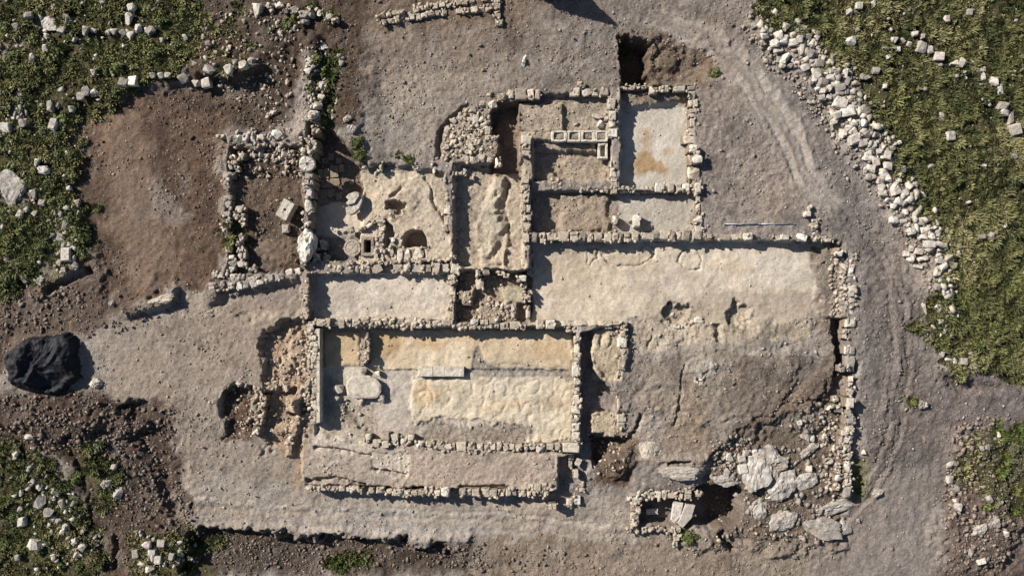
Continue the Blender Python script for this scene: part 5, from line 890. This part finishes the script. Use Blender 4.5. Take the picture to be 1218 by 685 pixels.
# ------------------------------------------------------------------ uncountable rubble and gravel
def pts_by_density(n, D, pw=1.0):
    x = rng.uniform(-31.8, 31.8, n * 4); y = rng.uniform(-18.2, 18.2, n * 4); d = grid_lookup(D, x, y) ** pw; keep = rng.random(len(x)) < d; return x[keep][:n], y[keep][:n]
clump = np.clip(.5 + 1.3 * fbm(WX, WY, 1.8, 3, 19.0), .05, 1.3)
gx, gy = pts_by_density(30000, np.clip(GRAV * clump, 0, 1)); gz = hgt(gx, gy)
sz = np.clip(np.exp(rng.normal(math.log(.075), .42, len(gx))), .035, .28); gc = grid_lookup(COL, gx, gy)
tone = rng.uniform(0, 1, (len(gx), 1)); gcol = np.clip(gc * (.8 + .4 * tone) * (1 - .55 * tone ** 2) + C(196, 182, 166) * .55 * tone ** 2, .01, .8)
scatter_mesh('gravel', np.stack([gx, gy, gz], 1), sz, gcol, 'loose gravel and clods strewn over the bare soil', 'gravel', 8)
def rubble_in(polys, n, lo, hi, label, tint=(188, 176, 160), up=.0):
    X, Y, SZ_ = [], [], []
    for poly, k in polys:
        xs = [p[0] for p in poly]; ys = [p[1] for p in poly]; m = int(n * k * 3); px = rng.uniform(min(xs), max(xs), m); py = rng.uniform(min(ys), max(ys), m)
        ok = sdf(poly, px, py) > rng.uniform(-6, 3, m); px, py = px[ok][:int(n * k)], py[ok][:int(n * k)]; X.append((px - CX) * S); Y.append((CY - py) * S)
    X, Y = np.concatenate(X), np.concatenate(Y); s_ = np.clip(np.exp(rng.normal(math.log((lo * hi) ** .5), .4, len(X))), lo, hi)
    Z = hgt(X, Y) + rng.uniform(0, up, len(X)); c = C(*tint)[None] * rng.uniform(.62, 1.25, (len(X), 1)) * (1 + rng.normal(0, .012, (len(X), 3)))
    scatter_mesh('rubble', np.stack([X, Y, Z], 1), s_, np.clip(c, .02, .75), label, 'rubble', 10)
bankpoly = strip([(890, 15), (935, 58), (980, 108), (1020, 165), (1055, 220), (1085, 262), (1110, 305), (1118, 345)], [36, 58, 52, 52, 42, 34, 30, 22])
rubble_in([(strip([(905, 18), (948, 52), (992, 102), (1030, 158), (1064, 214), (1092, 258), (1118, 302), (1126, 345), (1122, 400)], [20, 40, 40, 38, 34, 30, 30, 22, 14]), 1.0)], 620, .2, .5, 'middle sized broken stones heaped along the rubble bank', (190, 177, 160), .12)
rubble_in([([(850, 530), (885, 515), (900, 545), (885, 575), (850, 572)], 1.0), ([(940, 500), (985, 480), (1000, 520), (995, 595), (960, 600), (950, 545)], 1.0), ([(885, 595), (960, 590), (1015, 598), (1018, 650), (940, 652), (870, 640)], 1.1), ([(890, 530), (945, 530), (955, 595), (890, 598)], .5)], 85, .1, .42, 'broken grey rocks half buried round the white bedrock mass', (150, 138, 125), .0)
rubble_in([(bankpoly, 1.0)], 1500, .08, .3, 'small broken stones filling the long rubble bank', (160, 147, 132), .05)
rubble_in([([(0, 470), (95, 470), (150, 485), (200, 490), (205, 600), (150, 595), (115, 545), (60, 540), (0, 530)], 1.0), ([(110, 590), (215, 600), (228, 640), (150, 640)], .25), ([(100, 400), (130, 385), (215, 350), (210, 365), (140, 395)], .1), ([(0, 350), (60, 335), (100, 350), (60, 390), (0, 400)], .25)], 620, .07, .3, 'jumble of grey stones and clods in the dark soil round the tarpaulin', (126, 112, 101), .03)
rubble_in([([(225, 648), (560, 660), (600, 690), (215, 690)], 1.0), ([(560, 655), (700, 670), (680, 690), (560, 690)], .2)], 420, .07, .26, 'stones spilling down the embankment under the pale track', (124, 110, 99))
rubble_in([([(1140, 545), (1180, 540), (1215, 600), (1218, 685), (1150, 680), (1135, 600)], .8), ([(1140, 510), (1180, 500), (1190, 530), (1150, 550)], .35)], 420, .08, .32, 'broken stones on the brown spoil heap beside the scrub', (138, 122, 110))
rubble_in([(box(990, 300, 1008, 376), .5), ([(980, 500), (1005, 480), (1004, 600), (985, 590)], .3), ([(855, 530), (900, 525), (890, 560), (850, 565)], .25), (box(280, 170, 362, 210), .5), ([(232, 20), (330, 10), (360, 60), (340, 150), (270, 110), (235, 80)], .9), ([(366, 60), (395, 60), (380, 160), (362, 160)], .5), ([(310, 390), (370, 390), (370, 520), (315, 525)], .8), (box(272, 455, 304, 520), .3), ([(848, 600), (1010, 600), (1010, 650), (860, 655)], .35), (box(545, 325, 600, 384), .3), ([(425, 440), (440, 500), (440, 530), (385, 525), (385, 485)], .12), ([(700, 520), (750, 520), (740, 570), (702, 570)], .2)], 260, .08, .3, 'small fallen stones lying about the excavated rooms and pits', (172, 157, 140), .02)
rubble_in([([(0, 0), (200, 0), (215, 60), (150, 95), (90, 140), (85, 200), (100, 290), (20, 340), (0, 330)], 1.0), ([(0, 540), (60, 570), (105, 650), (60, 685), (0, 685)], .3), ([(5, 545), (30, 555), (75, 610), (105, 665), (85, 670), (40, 610)], .45), ([(150, 640), (215, 650), (225, 685), (150, 685)], .25), ([(0, 95), (45, 130), (50, 160), (0, 165)], .25), ([(60, 250), (85, 245), (100, 320), (70, 325)], .3)], 170, .1, .42, 'weathered pale stones showing through the rough grass', (176, 167, 156), .12)
rubble_in([(GRASS_NE[1:15] + [(1215, 440), (1215, 5)], 1.0), ([(1080, 60), (1140, 75), (1200, 130), (1215, 160), (1190, 150), (1130, 90)], .5)], 160, .08, .3, 'small grey stones dotted through the open field', (168, 160, 150), .16)
if REST:
    P_ = []; s_ = []
    for (px, py, wp, hp, *_r) in REST: x, y, z = ground_at(px, py); P_.append((x, y, z + .05)); s_.append(.9 * math.sqrt(wp * hp) * S)
    scatter_mesh('rubble', np.array(P_), np.array(s_), np.repeat(C(205, 196, 182)[None], len(P_), 0) * rng.uniform(.7, 1.15, (len(P_), 1)), 'smallest pale stones dotted through the grass and rubble', 'rubble', 14)

# ------------------------------------------------------------------ vegetation
def tufts(name, x, y, hh, label, c_lo, c_hi, nb=20, wid=.024):
    n = len(x); z = hgt(x, y); X = np.repeat(x, nb); Y = np.repeat(y, nb); Z = np.repeat(z, nb); Hh = np.repeat(hh, nb); m = n * nb
    r_ = np.sqrt(rng.random(m)) * Hh * .45; a = rng.uniform(0, 2 * np.pi, m); bx_, by_ = X + r_ * np.cos(a), Y + r_ * np.sin(a); a2 = a + rng.normal(0, .6, m)
    L = Hh * rng.uniform(.55, 1.15, m); lean = rng.uniform(.25, .95, m); dx, dy = np.cos(a2) * np.sin(lean), np.sin(a2) * np.sin(lean); dz = np.cos(lean)
    wv = wid * rng.uniform(.7, 1.6, m); sx, sy = -np.sin(a2) * wv, np.cos(a2) * wv
    b0 = np.stack([bx_, by_, Z - .02], 1); mid = b0 + np.stack([dx, dy, dz * 1.15], 1) * (L * .55)[:, None]; tip = b0 + np.stack([dx * 1.15, dy * 1.15, dz * .85], 1) * L[:, None]
    sd = np.stack([sx, sy, np.zeros(m)], 1); V = np.stack([b0, mid + sd, tip, mid - sd], 1).reshape(-1, 3); F = np.arange(m * 4).reshape(-1, 4)
    kk = np.clip(np.repeat(rng.random(n // 9 + 1), 9)[:n] * .6 + rng.random(n) * .3 + .45 * fbm(x, y, 1.6, 3, 12.5), 0, 1); k = np.repeat(kk, nb)[:, None]; c = c_lo[None] * (1 - k) + c_hi[None] * k
    dry = np.repeat(np.clip(1.6 * fbm(x, y, 2.6, 3, 55.5) + rng.normal(0, .2, n) - .22, 0, .8), nb)[:, None]; c = c * (1 - dry) + C(158, 146, 104)[None] * dry; c = c * rng.uniform(.75, 1.25, (m, 1))
    me = fast_mesh(name, V, F, M_GRASS); set_col(me, np.clip(np.repeat(c, 4, 0), .004, .6)); o = link(name, me); return tag(o, label, 'grass', kind='stuff')
patch = fbm(WX + .3 * WY, WY * 1.3, 1.3, 3, 88.0)
gap = np.clip(2.2 * (fbm(WX, WY, 1.5, 3, 205.0) + .42), .25, 1)
Dg = np.clip(GRASS * (.85 + .6 * patch) * (.8 + .7 * hum) * gap, 0, 1)
def veg_zone(n, sel, name, label, c_lo, c_hi, h0=.24):
    nc = n // 9; x = rng.uniform(-31.8, 31.8, nc * 60); y = rng.uniform(-18.2, 18.2, nc * 60); ok = sel(x / S + CX, CY - y / S); x, y = x[ok], y[ok]; keep = rng.random(len(x)) < grid_lookup(Dg, x, y); x, y = x[keep][:nc], y[keep][:nc]
    ch = np.repeat(rng.uniform(.6, 1.5, len(x)), 9); rad = np.repeat(rng.uniform(.10, .26, len(x)), 9); x = np.repeat(x, 9); y = np.repeat(y, 9); ox, oy = rng.normal(0, 1, len(x)), rng.normal(0, 1, len(x)); x = x + ox * rad * 1.25; y = y + oy * rad * .85   # tussocks of nine tufts
    hh = np.clip(1.15 * h0 * ch * (.45 + .75 * np.exp(-.5 * (ox ** 2 + oy ** 2))) * (1 + .35 * grid_lookup(hum, x, y)) * rng.uniform(.85, 1.15, len(x)), .07, .6)
    tufts(name, x, y, hh, label, c_lo, c_hi)
veg_zone(16000, lambda a, b_: (a > 860) & (b_ < 470), 'grass', 'thick tussocky grass of the open field beyond the rubble bank', C(64, 70, 40), C(136, 132, 84))
veg_zone(7000, lambda a, b_: (a < 350) & (b_ < 380), 'grass', 'bushy grass growing over the rocky corner by the cleared soil', C(66, 74, 38), C(142, 136, 86), .22)
veg_zone(3900, lambda a, b_: (a < 560) & (b_ > 500), 'grass', 'grass growing below the tarpaulin', C(54, 64, 32), C(122, 120, 74), .2)
veg_zone(2600, lambda a, b_: ((a > 350) & (a < 1130) & (b_ > 40)) & ~((a > 860) & (b_ < 380)) | (a > 1120) & (b_ > 480), 'weeds', 'weeds sprouting on ruins, ridges and pit edges', C(58, 78, 30), C(116, 120, 60), .17)
def bush_mesh(seed, ca=C(62, 72, 36), cb=C(126, 128, 72)):
    r = np.random.default_rng(seed); n = 700; d = r.normal(size=(n, 3)); d /= np.linalg.norm(d, axis=1)[:, None]; d[:, 2] = np.abs(d[:, 2])
    lob = 1 + .35 * np.sin(d[:, 0] * 5 + seed) * np.cos(d[:, 1] * 4 + seed * 2) + .2 * np.sin(d[:, 2] * 7 + d[:, 0] * 6 + seed)
    P = d * (lob * r.uniform(.45, 1, n) ** .5 * .5)[:, None]; P[:, 2] *= .85
    nn = d + r.normal(0, .7, (n, 3)); nn /= np.linalg.norm(nn, axis=1)[:, None]; t1 = np.cross(nn, r.normal(size=(n, 3))); t1 /= np.linalg.norm(t1, axis=1)[:, None]; t2 = np.cross(nn, t1); l = r.uniform(.05, .1, (n, 1)); wv = l * .5
    V = np.stack([P - t1 * l, P + t2 * wv, P + t1 * l, P - t2 * wv], 1).reshape(-1, 3); F = np.arange(4 * n).reshape(-1, 4)
    k = r.random((n, 1)); c = ca[None] * (1 - k) + cb[None] * k; me = fast_mesh('foliage', V, F, M_LEAF); set_col(me, np.repeat(c, 4, 0)); return me
BUSH = [bush_mesh(s_) for s_ in (3, 11, 19, 27, 35)]; BUSHG = [bush_mesh(s_, C(66, 66, 48), C(122, 116, 90)) for s_ in (5, 13, 21)]
def stems_mesh():
    V, F = [], []
    for k in range(7):
        a = 2 * math.pi * k / 7 + random.uniform(-.3, .3); r_ = .018; t = Vector((math.cos(a) * .28, math.sin(a) * .28, .3)); b0 = len(V)
        for q in range(3): b_ = 2 * math.pi * q / 3; V.append((r_ * math.cos(b_), r_ * math.sin(b_), -.05))
        V.append(tuple(t)); F += [(b0, b0 + 1, b0 + 3), (b0 + 1, b0 + 2, b0 + 3), (b0 + 2, b0, b0 + 3)]
    m, t_, p_ = mat_new('woody_stem'); n_ = noise_node(t_, N(t_, 'ShaderNodeTexCoord').outputs['Object'], 20); t_.links.new(ramp(t_, n_.outputs[0], (.05, .035, .025), (.12, .09, .06)).outputs[0], p_.inputs['Base Color'])
    return new_mesh('stems', V, F, m)
STEM = stems_mesh()
LAND = [((11, 224), 'near the large bedrock patch'), ((17, 320), 'near the long rock streak'), ((66, 25), 'near the flat pinkish rock'), ((70, 280), 'near the slanting rock strip'), ((110, 130), 'on the edge of the brown soil'), ((150, 38), 'beside the line of white stones'), ((200, 85), 'above the ridge stones'), ((150, 92), 'over the pair of round stones'), ((95, 240), 'overhanging the brown soil'), ((40, 150), 'by the two upright stones'), ((220, 15), 'on the stony upper bank'), ((30, 75), 'on the bare stony patch')]
def bush(px, py, d, label, group):
    if group and 'pale rocks' in group:
        w_ = min(LAND, key=lambda q: math.dist(q[0], (px, py)))[1]; label = '%s dark green shrub %s in the bushy grass' % ('large' if d > 20 else 'middling' if d > 15 else 'small', w_)
    elif group: label = ('big ' if d > 15.5 else 'medium ' if d > 12.5 else 'little ') + label
    x, y, z = ground_at(px, py); e = bpy.data.objects.new('shrub', None); col.objects.link(e); e.location = (x, y, z - .03); e.rotation_euler = (0, 0, random.uniform(0, 6.28)); k = d * S * random.uniform(.95, 1.1); e.scale = (k, k, k * random.uniform(.6, .85)); tag(e, label, 'shrub', group)
    link('foliage', random.choice(BUSHG if group and 'spoil' in group else BUSH), e); link('stems', STEM, e)
LBN = 'dark green shrub growing among the pale rocks and bushy grass'
for (zx, zy, d) in [(70, 270, 80), (95, 330, 80), (560, 310, 90), (620, 310, 60), (720, 255, 90), (815, 225, 90), (260, 250, 90), (330, 170, 60), (180, 320, 60), (330, 300, 50), (440, 190, 55), (520, 230, 50), (110, 480, 80), (290, 560, 60), (470, 420, 60), (540, 440, 60), (380, 380, 50), (640, 240, 55), (750, 100, 70), (690, 50, 60), (560, 60, 60), (470, 20, 70), (330, 20, 60), (180, 60, 60), (20, 130, 70), (160, 190, 60), (810, 320, 55), (880, 250, 50), (520, 490, 50), (620, 410, 50), (120, 600, 70), (210, 610, 70), (60, 640, 70), (270, 640, 60), (860, 60, 60), (920, 30, 60), (240, 330, 55), (480, 330, 55), (670, 185, 45), (390, 250, 45)]:
    bush(zx / 3.913, zy / 3.913, d / 3.913 * random.uniform(.9, 1.25), LBN, 'shrubs among the pale rocks')
for (zx, zy, d) in [(120, 420, 100), (100, 60, 80), (270, 280, 90), (240, 190, 60), (20, 330, 80), (60, 480, 80), (370, 430, 90), (340, 360, 70), (390, 520, 60), (130, 190, 60), (200, 480, 70), (330, 150, 60), (40, 620, 90), (110, 560, 60), (270, 60, 70), (330, 60, 60), (60, 110, 70), (160, 540, 60), (230, 360, 50), (280, 480, 60), (20, 30, 60), (300, 250, 45)]:
    bush(zx / 3.913, 170 + zy / 3.913, d / 3.913 * random.uniform(.9, 1.2), LBN, 'shrubs among the pale rocks')
for (px, py, d, lb) in ((744, 50, 17, 'bright green shrub in the mouth of the dark northern pit'), (850, 87, 13, 'small green shrub on the lip of the brown hollow'), (425, 170, 16, 'bright green shrub on the scarp over the paved yard'), (428, 185, 15, 'lower green shrub at the corner of the paved yard scarp'), (820, 641, 16, 'scrubby green shrub between the lined cell and dark pit')): bush(px, py, d, lb, None)
for (px, py, d) in [(383, 85, 17), (388, 104, 18), (380, 122, 17), (392, 130, 14), (376, 70, 13), (384, 145, 13), (372, 12, 18), (392, 22, 18), (350, 18, 15), (340, 30, 14)]: bush(px, py, d, 'dark shrub on the weedy ridge above the paved yard', 'shrubs on the weedy ridge')
for k in range(26): bush(random.uniform(1120, 1215), random.uniform(330, 440), random.uniform(11, 19), 'dark low shrub in the shaded corner of the open field', 'shrubs in the field corner')
for k in range(14): bush(random.uniform(1165, 1217), random.uniform(515, 598), random.uniform(10, 18), 'greyish shrub in the scrub patch behind the spoil heap', 'shrubs behind the spoil heap')
for k in range(26): bush(random.uniform(0, 95), random.uniform(565, 684), random.uniform(9, 16), 'low shrub in the grass below the tarpaulin', 'shrubs below the tarpaulin')

# guessed cypress added out of view to cast the shadow on the northern dirt
def cypress(px, py, h, r0):
    x, y, z = ground_at(px, py); e = bpy.data.objects.new('cypress_shadow_caster', None); col.objects.link(e); e.location = (x, y, z); tag(e, 'unseen cypress shaped shadow caster added beyond the northern dirt', 'tree')
    r = np.random.default_rng(5); n = 5200; t = r.random(n) ** .8; a = r.uniform(0, 2 * np.pi, n); rad = r0 * (1 - t) ** .8 * (.55 + .45 * r.random(n)) * (1 + .18 * np.sin(5 * a + 9 * t)); P = np.stack([rad * np.cos(a), rad * np.sin(a), .25 + t * (h - .3)], 1)
    d = np.stack([np.cos(a) * .5, np.sin(a) * .5, np.full(n, .85)], 1) + r.normal(0, .25, (n, 3)); d /= np.linalg.norm(d, axis=1)[:, None]; s_ = np.cross(d, r.normal(size=(n, 3))); s_ /= np.linalg.norm(s_, axis=1)[:, None]; l = r.uniform(.08, .17, (n, 1))
    V = np.stack([P - d * l, P + s_ * l * .4, P + d * l, P - s_ * l * .4], 1).reshape(-1, 3); me = fast_mesh('crown', V, np.arange(4 * n).reshape(-1, 4), M_LEAF); k = r.random((n, 1)); set_col(me, np.repeat(C(46, 58, 34)[None] * (1 - k) + C(84, 94, 54)[None] * k, 4, 0)); link('crown', me, e)
    V, F = lathe([(.12, -.1), (.09, h * .5), (.02, h * .95)], 8, .01); link('trunk', new_mesh('trunk', V, F, STEM.materials[0]), e)
cypress(632, -27, 3.9, 1.15)
